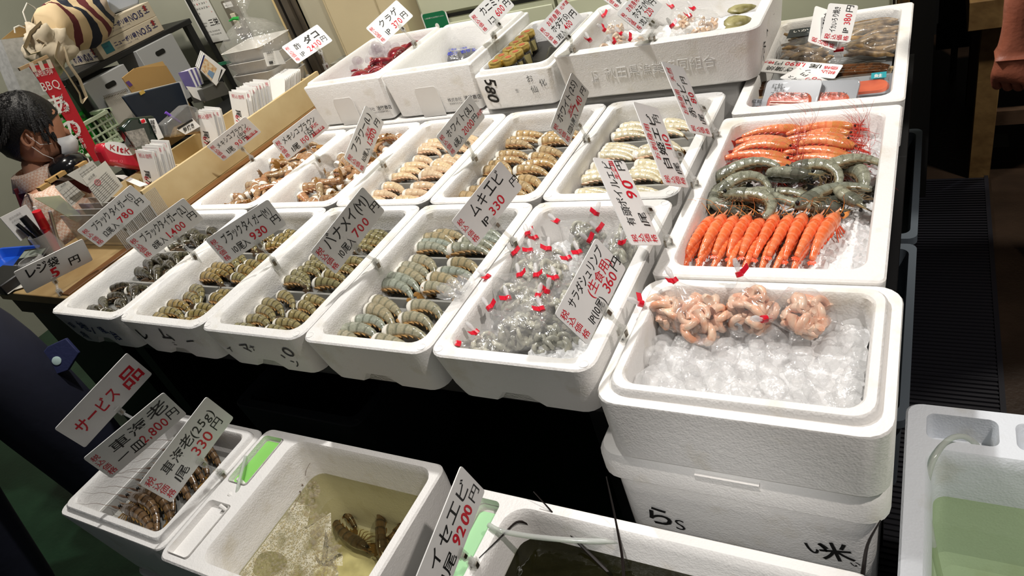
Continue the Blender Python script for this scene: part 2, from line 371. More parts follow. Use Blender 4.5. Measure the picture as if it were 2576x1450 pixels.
# ================================================================== FOAM BOXES
def foam_box(name, label, cx, cy, ztop, w, d, h, wall=.026, r=.03, ri=.028, taper=.9, lip=0., lipw=.012, inner=None, notch=None, group=None, m=FOAM, cat='foam box', steps=True, tilt=(0, 0, 0), dim=True):
    """open expanded-polystyrene box; origin at the middle of its base"""
    mb = MB(); inner = inner if inner is not None else .03
    def rg(ww, dd, rr, z, nt=0.):
        pts = [(x, y, z) for x, y in rrect(ww, dd, rr, 5)]
        if notch:
            a, b, hh = notch; xs = [-a * ww, -a * ww + .018, b * ww - .03, b * ww]; zs = [0, hh, hh, 0]
            pts += [(x, -dd / 2, z + (q if nt else 0)) for x, q in zip(xs, zs)]
        return pts
    wb, db = w * taper, d * (taper + (1 - taper) * .35)
    e = .003
    R = [rg(wb - .02, db - .02, r, 0, 1), rg(wb, db, r, .007 if not notch else .004, 1)]
    if notch: R.append(rg(wb + (w - wb) * .4, db + (d - db) * .4, r, notch[2] + .012))
    if lip:
        R += [rg(w, d, r, h - lip - e), rg(w - e, d - e, r, h - lip)]
        R += [rg(w - 2 * lipw, d - 2 * lipw, r * .85, h - lip), rg(w - 2 * lipw - .004, d - 2 * lipw - .004, r * .85, h - e), rg(w - 2 * lipw - .01, d - 2 * lipw - .01, r * .8, h)]
    else: R += [rg(w, d, r, h - e), rg(w - 2 * e, d - 2 * e, r - e, h)]
    iw, idp = w - 2 * wall, d - 2 * wall
    R += [rg(iw + .006, idp + .006, ri, h), rg(iw, idp, ri, h - .004)]
    if steps: R += [rg(iw - .004, idp - .004, ri, h - .02)]
    R += [rg(iw * .965, idp * .965, ri * .9, inner + .012), rg(iw * .965 - .02, idp * .965 - .02, ri * .7, inner)]
    mb.loft(R)
    if dim and not lip and wall > .02:
        for sx in (-1, 1):
            for sy in (-1, 1):
                c = (sx * (w / 2 - .017), sy * (d / 2 - .017), 0)
                mb.lathe([(.0085, h - .001), (.0085, h + .0009), (.007, h + .0009), (.0062, h + .0002)], 14, c)
    o = mb.build(name, m, None, 35)
    o.location = (cx, cy, ztop - h); o.rotation_euler = tilt
    return tag(o, label, cat, group)
Z0 = .80
frow = [('small black tiger prawns', 'leftmost'), ('large black tiger prawns', 'second from left'), ('medium black tiger prawns', 'third from left'),
        ('headless grey prawns', 'fourth from left'), ('knotted bags of peeled shrimp', 'rightmost')]
brow = [('loose small brown prawns', 'leftmost'), ('loose large brown prawns', 'second from left'), ('pale prawns in six fans', 'third from left'),
        ('tan striped prawns', 'fourth from left'), ('very pale whitish prawns', 'rightmost')]
BX = []
for i in range(5):
    BX.append(foam_box('foam_box', 'white foam box of %s, %s in the front row' % frow[i], .31 * i + .155, .2465, Z0, .307, .489, .115, notch=(.2, .15, .022), group='front row of foam boxes', wall=.027, inner=.022))
for i in range(5):
    foam_box('foam_box', 'white foam box of %s, %s in the back row' % brow[i], .31 * i + .155, .739, Z0, .307, .487, .115, group='back row of foam boxes', wall=.027, inner=.022)
foam_box('foam_box', 'long white foam box of ice with red, grey and boiled whole prawns', 1.748, .538, Z0, .355, .585, .12, wall=.03, inner=.03, taper=.96, r=.012, dim=False)
foam_box('foam_box', 'white foam box of dried squid, eel and smoked salmon packs', 1.757, 1.125, Z0 + .005, .345, .572, .12, wall=.028, inner=.035, taper=.96, r=.012, dim=False)
foam_box('foam_box', 'white foam box of ice cubes and four bags of boiled shrimp', 1.757, .10, Z0 + .004, .385, .292, .135, wall=.036, inner=.03, taper=.985, lip=.012, lipw=.017, r=.035, ri=.025)
# lidded box under the ice box
t = thing('lidded_foam_box', 'closed white foam box with black handwriting under the ice box', 'foam box', (1.742, .10, .30))
b = MB(); b.loft([ring(.365, .25, .03, 0), ring(.372, .262, .03, .01), ring(.378, .268, .03, .305), ring(.36, .25, .02, .305)]); b.build('body', FOAM, t)
b = MB(); b.loft([ring(.385, .275, .035, .31), ring(.41, .287, .035, .316), ring(.41, .287, .035, .352), ring(.396, .275, .03, .365)]); b.box((0.0, -.142, .356), (.09, .01, .012)); b.build('lid', FOAM, t)
iw = MB(); Mi = frame((1.742 - .19, -.0342 - .002, .30), (1, 0, 0), (0, 0, 1))
Mi = frame((-.186, -.136, 0), (1, 0, 0), (0, 0, 1))
text_mb(iw, 'ら', .035, .2, .05, Mi, off=.02); text_mb(iw, 'S', .085, .195, .04, Mi, off=.02)
for a in ((.285, .255), (.345, .25), (.335, .205)): text_mb(iw, 'い', a[0], a[1] - .05, .022, Mi, off=.015, jit=.6)
text_mb(iw, '米', .305, .195, .055, Mi, off=.015, jit=.3)
iw.build('handwriting', INK, t)
# deep boxes and the long scallop box on the upper ledge
tag(MB().box((.82, 1.25, .745), (1.50, .50, .11)).build('foam_riser', FOAM, bevel=.006), 'low white foam slab carrying the upper row of boxes', 'riser')
d1 = foam_box('deep_foam_box', 'deep white foam box of vinegared octopus and ice, left end of upper ledge', .332, 1.215, .957, .334, .425, .155, wall=.022, inner=.03, taper=.93, lip=.01, lipw=.010, r=.012, group='deep foam boxes on the upper ledge')
d2 = foam_box('deep_foam_box', 'deep white foam box with blue printed packets, beside the octopus box', .672, 1.215, .957, .334, .425, .155, wall=.022, inner=.03, taper=.93, lip=.01, lipw=.010, r=.012, group='deep foam boxes on the upper ledge')
d3 = foam_box('foam_box', 'shallow white foam box of gold lidded jars marked 580', .968, 1.195, .925, .25, .42, .12, wall=.022, inner=.03, taper=.96, lip=.012, lipw=.012, r=.02)
d4 = foam_box('long_foam_box', 'long white foam box of scallop bags with embossed Japanese lettering', 1.372, 1.165, .945, .525, .39, .128, wall=.03, inner=.03, taper=.95, r=.03, dim=False)
def face_text(parent, items, mat_, off_y, z0, name='lettering', offx=0.):
    mb = MB(); Mf = frame((offx, off_y, z0), (1, 0, 0), (0, 0, 1))
    for a in items: text_mb(mb, a[0], a[1], a[2], a[3], Mf, jit=a[4] if len(a) > 4 else 0, off=a[5] if len(a) > 5 else -.002, lift=.0008)
    return mb.build(name, mat_, parent)
for dd in (d1, d2):
    face_text(dd, [('株式会社', .045, .040, .013), ('油竹商店', .105, .040, .0155, 0, .012), ('茨城県ひたちなか市田宮原町442-3', .048, .030, .0068)], INK, -.2075, .0, 'printing')
    # recessed panel in the front
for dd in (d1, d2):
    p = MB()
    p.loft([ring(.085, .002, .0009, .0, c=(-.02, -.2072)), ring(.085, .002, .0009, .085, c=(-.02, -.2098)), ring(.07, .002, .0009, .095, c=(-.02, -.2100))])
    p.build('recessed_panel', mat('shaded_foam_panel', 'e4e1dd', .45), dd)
mb = MB(); Mf = frame((0, -.2086, 0), (1, 0, 0), (0, 0, 1)) @ Matrix.Translation((-.088, .106, 0)) @ Matrix.Rotation(radians(-93), 4, 'Z')
text_mb(mb, '580', 0, 0, .05, Mf, off=.02, jit=.1, track=.85, shear=.2, lift=.001)
Mf2 = frame((0, -.2086, 0), (1, 0, 0), (0, 0, 1))
text_mb(mb, 'お', .045, .075, .024, Mf2, off=-.008, jit=.3, lift=.001); text_mb(mb, '仙', .05, .045, .024, Mf2, off=-.008, jit=.3, lift=.001); text_mb(mb, '化', .082, .06, .028, Mf2, off=-.008, jit=.3, lift=.001)
text_mb(mb, '生', .0, .05, .012, Mf2, lift=.001)
mb.build('handwriting', INK, d3)
emb = MB(); Mf = frame((0, -.1925, 0), (1, 0, 0), (0, 0, 1))
emb_s = '秋田県漁業協同組合'
text_mb(emb, emb_s, -.125, .052, .034, Mf, jit=0, off=-.012, lift=.0012, fit=.285)
text_mb(emb, 'JS', -.165, .055, .03, Mf, jit=0, off=-.008, lift=.0012); text_mb(emb, 'JF003', -.163, .045, .008, Mf, jit=0, lift=.0012)
eo = emb.build('embossed_lettering', FOAM, d4, angle=0)
sol = eo.modifiers.new('solid', 'SOLIDIFY'); sol.thickness = .0016; sol.offset = -1
hw = MB(); Mh = frame((.2565, 0, 0), (0, 1, 0), (0, 0, 1))
for s_, a, b_, c_ in (('イ', -.155, .02, .03), ('チ', -.14, .055, .045), ('ト', -.09, .075, .04), ('る', -.05, .08, .045), ('な', 0, .075, .05)): text_mb(hw, s_, a, b_, c_, Mh, off=.015, jit=.3, lift=.0012)
hw.build('handwriting', INK, d4)
# handwriting on the front faces of the front row
def front_hand(o, items, m=INK):
    mb = MB(); Mf = frame((0, -.2294, 0), (1, 0, 0), (0, -.0159, .112))
    for s_, a, b_, c_ in items: text_mb(mb, s_, a, b_, c_, Mf, off=.012, jit=.35, lift=.0015)
    mb.build('handwriting', m, o)
front_hand(BX[0], [('築', -.10, .055, .035), ('地', -.06, .06, .03), ('魚', -.10, .03, .025), ('/', -.02, .05, .05), ('隆', .03, .05, .035), ('冶', .06, .03, .03)], BLUEINK)
front_hand(BX[1], [('レ', -.115, .045, .05), ('ム', -.02, .07, .04), ('ニ', .0, .045, .02), ('一', .07, .05, .03)])
front_hand(BX[2], [('イ', -.11, .05, .03), ('マ', -.05, .06, .035), ('ナ', -.02, .06, .03), ('、', .06, .05, .03), ('O', .085, .05, .04), ('ン', .08, .02, .03)])
# ------------------------------------------------------------------ tanks in front
ZT = .57
foam_box('foam_box', 'white foam box with a steel tray of live kuruma prawns', .535, -.213, ZT, .375, .31, .235, wall=.03, inner=.16, taper=.80, lip=.012, lipw=.012, r=.022, ri=.02)
foam_box('foam_box', 'grey white foam box under the kuruma prawn box', .56, -.213, ZT - .238, .33, .29, .3, wall=.03, taper=.9, inner=.05)
def tank(name, label, x0, x1, y0, y1, zt, h, cut, m, sl=.02, r=.02):
    """thick foam tank: rim plate with cut-outs (list of (x0,x1,y0,y1,depth)) grown as separate wells"""
    mb = MB(); w, d = x1 - x0, y1 - y0; cx, cy = (x0 + x1) / 2, (y0 + y1) / 2
    mb.loft([ring(w * .93, d * .93, r, -h), ring(w, d, r, -.03), ring(w, d, r, -.004), ring(w - .006, d - .006, r, 0)], True, False)
    o = mb.build(name, m, None, 35); o.location = (cx, cy, zt)
    bm = bmesh.new()
    # rim face with holes
    outer = [bm.verts.new(p) for p in ring(w - .006, d - .006, r, 0)]
    edges = [bm.edges.new((outer[i], outer[(i + 1) % len(outer)])) for i in range(len(outer))]
    loops = []
    for a0, a1, b0, b1, dep, rr in cut:
        pts = ring(a1 - a0, b1 - b0, rr, 0, 5, ((a0 + a1) / 2 - cx, (b0 + b1) / 2 - cy))
        vs = [bm.verts.new(p) for p in pts]; loops.append((vs, (a0, a1, b0, b1, dep, rr)))
        edges += [bm.edges.new((vs[i], vs[(i + 1) % len(vs)])) for i in range(len(vs))]
    bmesh.ops.triangle_fill(bm, use_beauty=True, use_dissolve=False, edges=edges)
    for vs, (a0, a1, b0, b1, dep, rr) in loops:
        c = ((a0 + a1) / 2 - cx, (b0 + b1) / 2 - cy); ww, dd = a1 - a0, b1 - b0
        prev = vs
        for k_, (f, z) in enumerate(((.99, -.004), (.97, -.02), (.93, -dep + .015), (.89, -dep))):
            nv = [bm.verts.new(p) for p in ring(ww - (1 - f) * ww, dd - (1 - f) * ww, rr, z, 5, c)]
            for i in range(len(nv)): bm.faces.new((prev[i], prev[(i + 1) % len(nv)], nv[(i + 1) % len(nv)], nv[i]))
            prev = nv
        bm.faces.new(prev)
    bmesh.ops.recalc_face_normals(bm, faces=bm.faces)
    me = o.data; b2 = bmesh.new(); b2.from_mesh(me)
    tmp = bpy.data.meshes.new('t'); bm.to_mesh(tmp); b2.from_mesh(tmp); bmesh.ops.remove_doubles(b2, verts=b2.verts, dist=1e-5)
    bmesh.ops.recalc_face_normals(b2, faces=b2.faces)
    b2.to_mesh(me); bpy.data.meshes.remove(tmp); me.shade_smooth(); me.set_sharp_from_angle(angle=radians(35))
    return tag(o, label, 'foam tank')
TL = tank('foam_tank', 'white foam tank of cloudy water with live prawns and bubbles', .738, 1.222, -.382, -.055, ZT, .34, [(.84, 1.205, -.36, -.07, .26, .03), (.75, .81, -.20, -.075, .012, .008), (.75, .815, -.368, -.245, .012, .008)], FOAM)
TR = tank('foam_tank', 'white foam tank of dark water with live spiny lobsters', 1.30, 1.932, -.42, -.086, ZT, .34, [(1.385, 1.905, -.40, -.105, .24, .04), (1.318, 1.368, -.255, -.105, .03, .012), (1.318, 1.368, -.40, -.275, .03, .012)], FOAM)
TG = tank('foam_tank', 'white foam tank tinted blue as shade, green water, right edge', 1.958, 2.62, -.36, .232, ZT, .36, [(1.986, 2.59, -.33, .142, .24, .02), (1.986, 2.078, .16, .212, .05, .012), (2.098, 2.56, .16, .212, .05, .012)], FOAM_SHADED)
for o, x0, x1, y0, y1 in ((TL, .76, 1.2, -.37, -.07), (TR, 1.34, 1.92, -.4, -.1), (TG, 1.99, 2.6, -.34, .2)):
    tag(MB().box(((x0 + x1) / 2, (y0 + y1) / 2, .115), (x1 - x0, y1 - y0, .23)).build('tank_plinth', dk), 'dark crate carrying the %s' % o['label'].split(' with')[0], 'crate')
tag(MB().box((.56, -.213, .016), (.3, .26, .032)).build('crate', dk), 'dark crate under the stacked kuruma prawn boxes', 'crate')
tag(MB().box((1.742, .10, .15), (.34, .24, .30)).build('crate', dk), 'dark crate under the closed box with handwriting', 'crate')
# boxes in the gloom
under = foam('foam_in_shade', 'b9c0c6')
foam_box('foam_box', 'empty foam box painted shade-grey, pushed under the display table', .58, .27, .42, .46, .36, .36, wall=.03, inner=.1, m=mat('shade_grey_foam', '33383c', .6), cat='tub')  # dark grey stands in for the shade on white foam down here
grey = mat('grey_blue_plastic', '5b646c', .45)
for y, lab in ((.56, 'grey plastic crate under the long box of whole prawns'), (1.12, 'grey plastic crate under the dried squid box')):
    mb = MB(); mb.loft([ring(.33, .5, .02, 0), ring(.34, .52, .02, .19), ring(.36, .54, .02, .195), ring(.36, .54, .02, .215), ring(.33, .5, .02, .215), ring(.31, .48, .02, .02)])
    o = mb.build('plastic_crate', grey); o.location = (1.782, y, .41 - .17); tag(o, lab, 'crate')
# ================================================================== PRAWNS
class NT:
    def __init__(s, m): s.nt = m.node_tree
    def n(s, t, **k):
        x = s.nt.nodes.new(t)
        for a, b in k.items(): setattr(x, a, b)
        return x
    def math(s, op, a, b=None, c=None):
        x = s.nt.nodes.new('ShaderNodeMath'); x.operation = op
        for i, q in enumerate((a, b, c)):
            if q is None: continue
            if isinstance(q, (int, float)): x.inputs[i].default_value = q
            else: s.nt.links.new(q, x.inputs[i])
        return x.outputs[0]
    def mix(s, f, a, b):
        x = s.nt.nodes.new('ShaderNodeMix'); x.data_type = 'RGBA'
        for i, q in ((0, f), (6, a), (7, b)):
            if isinstance(q, (int, float)): x.inputs[i].default_value = q
            elif isinstance(q, tuple): x.inputs[i].default_value = q
            else: s.nt.links.new(q, x.inputs[i])
        return x.outputs[2]
    def step(s, v, a, b):
        x = s.nt.nodes.new('ShaderNodeMapRange'); x.interpolation_type = 'SMOOTHSTEP'
        s.nt.links.new(v, x.inputs[0]); x.inputs[1].default_value = a; x.inputs[2].default_value = b
        return x.outputs[0]
def shell(name, base, band, belly, alt=None, bw=.55, flesh=True, speck=.5, spec='3a3a30', rough=.2, segs=6.2, trans=0.):
    m = bpy.data.materials.new(name); m.use_nodes = True; t = NT(m); nt = t.nt; b = nt.nodes['Principled BSDF']
    uv = t.n('ShaderNodeUVMap'); sp = t.n('ShaderNodeSeparateXYZ'); nt.links.new(uv.outputs[0], sp.inputs[0])
    u, v = sp.outputs[0], sp.outputs[1]
    tc = t.n('ShaderNodeTexCoord'); oi = t.n('ShaderNodeObjectInfo')
    nz = t.n('ShaderNodeTexNoise'); nz.inputs['Scale'].default_value = 90; nz.inputs['Detail'].default_value = 3; nt.links.new(tc.outputs['Object'], nz.inputs[0])
    nf = t.n('ShaderNodeTexNoise'); nf.inputs['Scale'].default_value = 420; nf.inputs['Detail'].default_value = 2; nt.links.new(tc.outputs['Object'], nf.inputs[0])
    c = t.mix(oi.outputs['Random'], lin(base), lin(alt or base))
    c = t.mix(t.math('MULTIPLY', t.step(nz.outputs[0], .4, .7), .35), c, lin(band))
    seg = t.math('FRACT', t.math('ADD', t.math('MULTIPLY', u, segs), t.math('MULTIPLY', nz.outputs[0], .12)))
    bd = t.math('MULTIPLY', t.step(seg, .58, .9), bw)
    c = t.mix(bd, c, lin(band))
    bl = t.step(t.math('ABSOLUTE', t.math('SUBTRACT', v, .5)), .3, .47)
    c = t.mix(t.math('MULTIPLY', bl, .75), c, lin(belly))
    c = t.mix(t.math('MULTIPLY', t.step(nf.outputs[0], .63, .72), speck), c, lin(spec))
    if flesh: c = t.mix(t.step(u, .125, .085), c, lin('ece8de'))
    nt.links.new(c, b.inputs['Base Color'])
    b.inputs['Roughness'].default_value = rough; b.inputs['Specular IOR Level'].default_value = .65
    b.inputs['Coat Weight'].default_value = .5; b.inputs['Coat Roughness'].default_value = .06
    if trans: b.inputs['Subsurface Weight'].default_value = trans; b.inputs['Subsurface Radius'].default_value = (.01, .006, .004); b.inputs['Subsurface Scale'].default_value = .4
    bp = t.n('ShaderNodeBump'); bp.inputs['Strength'].default_value = .7; bp.inputs['Distance'].default_value = .002
    nt.links.new(nz.outputs[0], bp.inputs['Height']); nt.links.new(bp.outputs[0], b.inputs['Normal']); nt.links.new(bp.outputs[0], b.inputs['Coat Normal'])
    return m
def spine(L, curl, head=0., th0=.25, n=27):
    """points and directions of a prawn lying in the XY plane; head length is laid straight before the abdomen"""
    pts = []; p = Vector((0, 0, 0)); ds = L / (n - 1)
    for i in range(n):
        s = i / (n - 1); th = th0 - curl * (s ** 1.25)
        d = Vector((cos(th), sin(th), 0)); pts.append((p.copy(), d)); p = p + d * ds
    if head:
        d0 = Vector((cos(th0 + .1), sin(th0 + .1), 0)); k = 9
        pts = [(-d0 * head * (1 - i / k), d0) for i in range(k)] + pts
    return pts
def prawn(name, m, L=.1, R=.0125, curl=1.6, head=0., th0=.3, legm=None, tailm=None, headm=None, eye=True, ant=0, antm=None, label='', cat='prawn', taper=.62, lat=.8, tailk=1.):
    sp = spine(L, curl, head, th0); nh = 9 if head else 0; n = 12
    ox = sum((p.x for p, d in sp)) / len(sp); oy = sum((p.y for p, d in sp)) / len(sp); off = Vector((ox, oy, 0))
    def ringat(p, d, r, rl):
        nn = Vector((-d.y, d.x, 0))
        return [p - off + nn * (r * cos(2 * pi * j / n - pi)) + Vector((0, 0, 1)) * (rl * sin(2 * pi * j / n - pi)) for j in range(n)]
    mb = MB(); rings = []; uvs = []
    ab = sp[nh:]
    for i, (p, d) in enumerate(ab):
        s = i / (len(ab) - 1); f = (s * 6.2) % 1
        r = R * (1 - taper * s ** 1.25) * (.93 + .12 * f)
        if not head and i == 0: r *= .86
        if i == len(ab) - 1: r *= .5
        rings.append(ringat(p, d, r, r * lat)); uvs += [(s, j / n) for j in range(n)]
    mb.loft(rings, uvs=uvs)
    root = mb.build(name, m, None, 60)
    tag(root, label, cat)
    # tail fan
    p, d = ab[-1]; nn = Vector((-d.y, d.x, 0)); tb = MB()
    for a, ln in ((-.95, .9), (-.5, 1.), (0, .85), (.5, 1.), (.95, .9)):
        ax_ = (d * cos(a) + Vector((0, 0, 1)) * sin(a)).normalized(); sd = ax_.cross(nn)
        l = L * .2 * ln * tailk; w = L * .038 * tailk; q = p - off - d * L * .01
        fr = []
        for k, (t_, wd) in enumerate(((0, .35), (.35, .9), (.7, 1.), (1., .45))):
            c = q + ax_ * l * t_ - nn * (.1 * l * t_ * t_)
            fr.append([c + sd * w * wd, c + nn * w * .22, c - sd * w * wd, c - nn * w * .22])
        tb.loft(fr)
    tb.build('tail_fan', tailm or m, root, 60)
    # swimming legs
    lb = MB()
    for k in range(5):
        i = int((k + .55) / 6.2 * (len(ab) - 1)); p, d = ab[i]; nn = Vector((-d.y, d.x, 0)); s = i / (len(ab) - 1); r = R * (1 - taper * s)
        for sz in (-1, 1):
            a = p - off - nn * r * .7 + Vector((0, 0, sz * r * .35)); b_ = a - nn * r * .38 + d * r * (.95 + .2 * sz) + Vector((0, 0, sz * r * .1))
            lb.tube([a, (a + b_) / 2 + d * r * .1, b_], [r * .24, r * .22, r * .08], 5)
    if head:
        for k in range(5):
            q = sp[int(nh * (.45 + .1 * k))][0]; d = sp[0][1]; nn = Vector((-d.y, d.x, 0)); r = R
            for sz in (-1, 1):
                a = q - off - nn * r * .6 + Vector((0, 0, sz * r * .4)); b1 = a - nn * r * 1.0 - d * r * (.6 - .3 * k) + Vector((0, 0, sz * r * .3)); b2 = b1 - nn * r * .6 - d * r * (1.2 - .25 * k)
                lb.tube([a, b1, b2], [r * .1, r * .07, r * .03], 5)
    lb.build('legs', legm or m, root, 60)
    if head:
        hb = MB(); rings = []; uvs = []
        prof = (.18, .42, .62, .78, .9, .98, 1.03, 1.05, 1.05, 1.0)
        hp = sp[:nh] + [ab[0], ab[1]]
        for i, (p, d) in enumerate(hp[:10]):
            r = R * prof[i]; nn = Vector((-d.y, d.x, 0)); rings.append(ringat(p + nn * R * .25 * (1 - i / 9.), d, r, r * lat)); uvs += [(i / 10., j / n) for j in range(n)]
        hb.loft(rings, uvs=uvs)
        # rostrum
        p, d = sp[0]; nn = Vector((-d.y, d.x, 0)); q = sp[3][0] - off + nn * R * .75
        hb.tube([q, p - off + nn * R * .75 - d * head * .05, p - off + nn * R * .9 - d * head * .3], [R * .16, R * .13, R * .02], 5)
        hob = hb.build('carapace', headm or m, root, 60)
        if eye:
            for sz in (-1, 1):
                MB().ball(sp[1][0] - off + nn * R * .35 + Vector((0, 0, sz * R * .55)), R * .24, 8, 6).build('eye', INK, hob)
        if ant:
            rng = random.Random(len(name) + int(L * 1e4)); abm = MB()
            for sz in range(ant):
                q = sp[0][0] - off; dr = (-d * .6 + nn * rng.uniform(-.2, 1.0) + Vector((0, 0, rng.uniform(-.6, .7)))).normalized(); pts = [q]
                for k in range(9):
                    dr = (dr + Vector((rng.uniform(-.3, .42), rng.uniform(-.25, .35), rng.uniform(-.2, .2)))).normalized(); dr = (dr + d * .13 + Vector((0, 0, .05 * (sz % 3 - 1)))).normalized(); pts.append(pts[-1] + dr * L * .10)
                abm.tube(pts, [R * .045 * (1 - k / 12) for k in range(10)], 4)
            for sz in (-1, 1):   # antennal scales
                a = sp[1][0] - off + Vector((0, 0, sz * R * .5)); abm.tube([a, a - d * R * 1.2, a - d * R * 2.4], [R * .22, R * .3, R * .05], 6, flat=.4)
            abm.build('antennae', antm or m, hob, 60)
    return root
def stash(o):
    "prototypes are placed as the first copy"
    o['_first'] = 1; return o
USED = {}
def put(proto, M, label, group=None):
    if proto.name not in USED: o = proto; USED[proto.name] = 1
    else: o = copy_tree(proto)
    o.matrix_world = M; o['label'] = label
    if group: o['group'] = group
    elif 'group' in o: del o['group']
    return o
ORD = ['first', 'second', 'third', 'fourth', 'fifth', 'sixth', 'seventh', 'eighth', 'ninth', 'tenth', 'eleventh', 'twelfth', 'thirteenth', 'fourteenth', 'fifteenth', 'sixteenth', 'seventeenth', 'eighteenth', 'nineteenth', 'twentieth']
rg = random.Random(11)
def trs(loc, rz=0., rx=0., ry=0., s=1.): return Matrix.Translation(loc) @ Matrix.Rotation(rz, 4, 'Z') @ Matrix.Rotation(ry, 4, 'Y') @ Matrix.Rotation(rx, 4, 'X') @ Matrix.Scale(s, 4)
legO = mat('orange_legs', 'b08a58', .25, var=.3, vscale=200); legP = mat('pink_legs', 'dcb494', .25); legD = mat('dark_legs', '6a5840', .25)
tailD = mat('dark_tail', '4a3a2a', .3); tailO = mat('amber_tail', '9a7038', .3)
S_dark = shell('black_tiger_shell', '56523c', '17150f', '6b4026', '3b3527', .75, speck=.3)
S_tig = shell('tiger_shell', '8a8258', '23220f', 'b0702c', '977f48', .85)
S_van = shell('banded_shell', '988a5e', '352e18', 'b88040', '86805a', .8)
S_gry = shell('grey_shell', '98a094', '565a4a', 'c09a66', 'a99874', .62, speck=.7)
S_pal = shell('pale_shell', 'd8bfa0', 'a98a6c', 'd59c78', 'dcc59a', .4, speck=.25, spec='7a5a40')
S_tan = shell('tan_shell', 'c2a06a', '6e5b3c', 'd07a4a', 'b59d76', .6, speck=.25)
S_wht = shell('whitish_shell', 'd9cfae', 'a79e7c', 'd6c29a', 'e0d6bb', .35, speck=.25, spec='7a6a50')
S_brn = shell('brown_shell', 'b0805a', '74482c', 'cc6a40', 'a08c6a', .5, speck=.3)
def fanproto(nm, m, legm, tailm, **k): return [prawn(nm, m, L=.116, R=.0188, curl=c, th0=t, legm=legm, tailm=tailm, label='x', taper=.78, tailk=1.3, lat=.86, **k) for c, t in ((1.05, .34), (1.5, .5), (.7, .2))]
P_dark = fanproto('black_tiger_prawn', S_dark, legD, tailD); P_tig = fanproto('tiger_prawn', S_tig, legO, tailD); P_van = fanproto('banded_prawn', S_van, legO, tailD)
P_gry = fanproto('grey_prawn', S_gry, legO, tailO); P_pal = fanproto('pale_prawn', S_pal, legP, legP); P_tan = fanproto('tan_prawn', S_tan, legO, tailD)
P_wht = fanproto('white_prawn', S_wht, legP, tailO); P_brn = fanproto('brown_prawn', S_brn, legO, tailO)
traym = mat('tray_steel', 'b4b3ae', .3, .55)
def tray(x, y, z, w, d, label, group, rx=0.):
    mb = MB(); mb.loft([ring(w - .022, d - .022, .02, 0), ring(w - .006, d - .006, .022, .017), ring(w, d, .024, .0185), ring(w, d, .024, .0165 + .0035), ring(w - .009, d - .009, .022, .0195), ring(w - .026, d - .026, .018, .0025)])
    o = mb.build('steel_tray', traym); o.location = (x, y, z); o.rotation_euler = (rx, 0, 0)
    return tag(o, label, 'tray', group)
TN = {3: ('near', 'middle', 'far'), 4: ('nearest', 'second', 'third', 'farthest')}
def fan_box(x0, ys, P, what, boxname, nper, z, s=1., dx=(.086, .196), sp=.0265, trayw=.25):
    for ti, (ya, yb) in enumerate(ys):
        tn = TN[len(ys)][ti]
        tray(x0 + .155, (ya + yb) / 2, z, trayw, yb - ya, '%s stainless tray in the %s' % (tn, boxname), 'trays in the ' + boxname, .03)
        for fi, fx in enumerate(dx):
            n = nper[(ti * 2 + fi) % len(nper)]; yy = yb - .03 - rg.uniform(0, .01); kx = 0
            for k in range(n - 1, -1, -1):
                pr = P[rg.choice((0, 0, 1, 2)) if k else rg.choice((0, 2))]
                lean = radians(27) + rg.uniform(-.12, .12)
                o = put(pr, trs((x0 + fx + rg.uniform(-.008, .008) + .006 * (k - n / 2), ya + .026 + (yb - ya - .062) * k / max(n - 1, 1) , z + .0215 + .002 * rg.random()), rg.uniform(-.25, .12) - .05 * k, lean, s=s * rg.uniform(.95, 1.08)),
                        '%s %s from front, %s fan, %s tray, %s' % (ORD[k], what, ('left', 'right')[fi], tn, boxname))
YF = ((.036, .203), (.205, .348), (.35, .463))
ZT_ = .727
def rough_box(x0, ys, P, what, boxname, n, z, s):
    for ti, (ya, yb) in enumerate(ys):
        tn = TN[len(ys)][ti]
        tray(x0 + .155, (ya + yb) / 2, z, .25, yb - ya, '%s stainless tray in the %s' % (tn, boxname), 'trays in the ' + boxname, .03)
        k = 0
        for r in range(4):
            for c in range(3):
                o = put(rg.choice(P), trs((x0 + .075 + .078 * c + rg.uniform(-.012, .012), ya + .03 + (yb - ya - .06) * r / 3 + rg.uniform(-.006, .006), z + .017 + rg.uniform(0, .008)), rg.uniform(-.7, .7), radians(45) + rg.uniform(-.3, .3), s=s * rg.uniform(.9, 1.1)),
                        '%s %s, %s row from front, %s tray, %s' % (('left', 'middle', 'right')[c], what, ORD[r], tn, boxname))
rough_box(0, YF, P_dark, 'dark prawn', 'leftmost front box', 12, ZT_, .86)
fan_box(.31, YF, P_tig, 'prawn', 'second box of front row', (5, 5, 5, 4, 4, 4), ZT_, .88)
fan_box(.62, YF, P_van, 'prawn', 'third box of front row', (5, 5, 5, 4, 4, 4), ZT_, .86)
fan_box(.93, YF, P_gry, 'prawn', 'fourth box of front row', (5, 4, 5, 4, 4, 4), ZT_, .97)
YB = ((.53, .690), (.692, .842), (.844, .955))
fan_box(.62, YB, P_pal, 'prawn', 'third box of back row', (4, 4, 4, 5, 3, 4), ZT_, .93)
fan_box(.93, YB, P_tan, 'prawn', 'fourth box of back row', (4, 5, 4, 4, 3, 4), ZT_, .95)
fan_box(1.24, ((.53, .635), (.637, .742), (.744, .849), (.851, .955)), P_wht, 'prawn', 'rightmost box of back row', (4, 4, 3, 4, 4, 4, 3, 3), ZT_, .86)
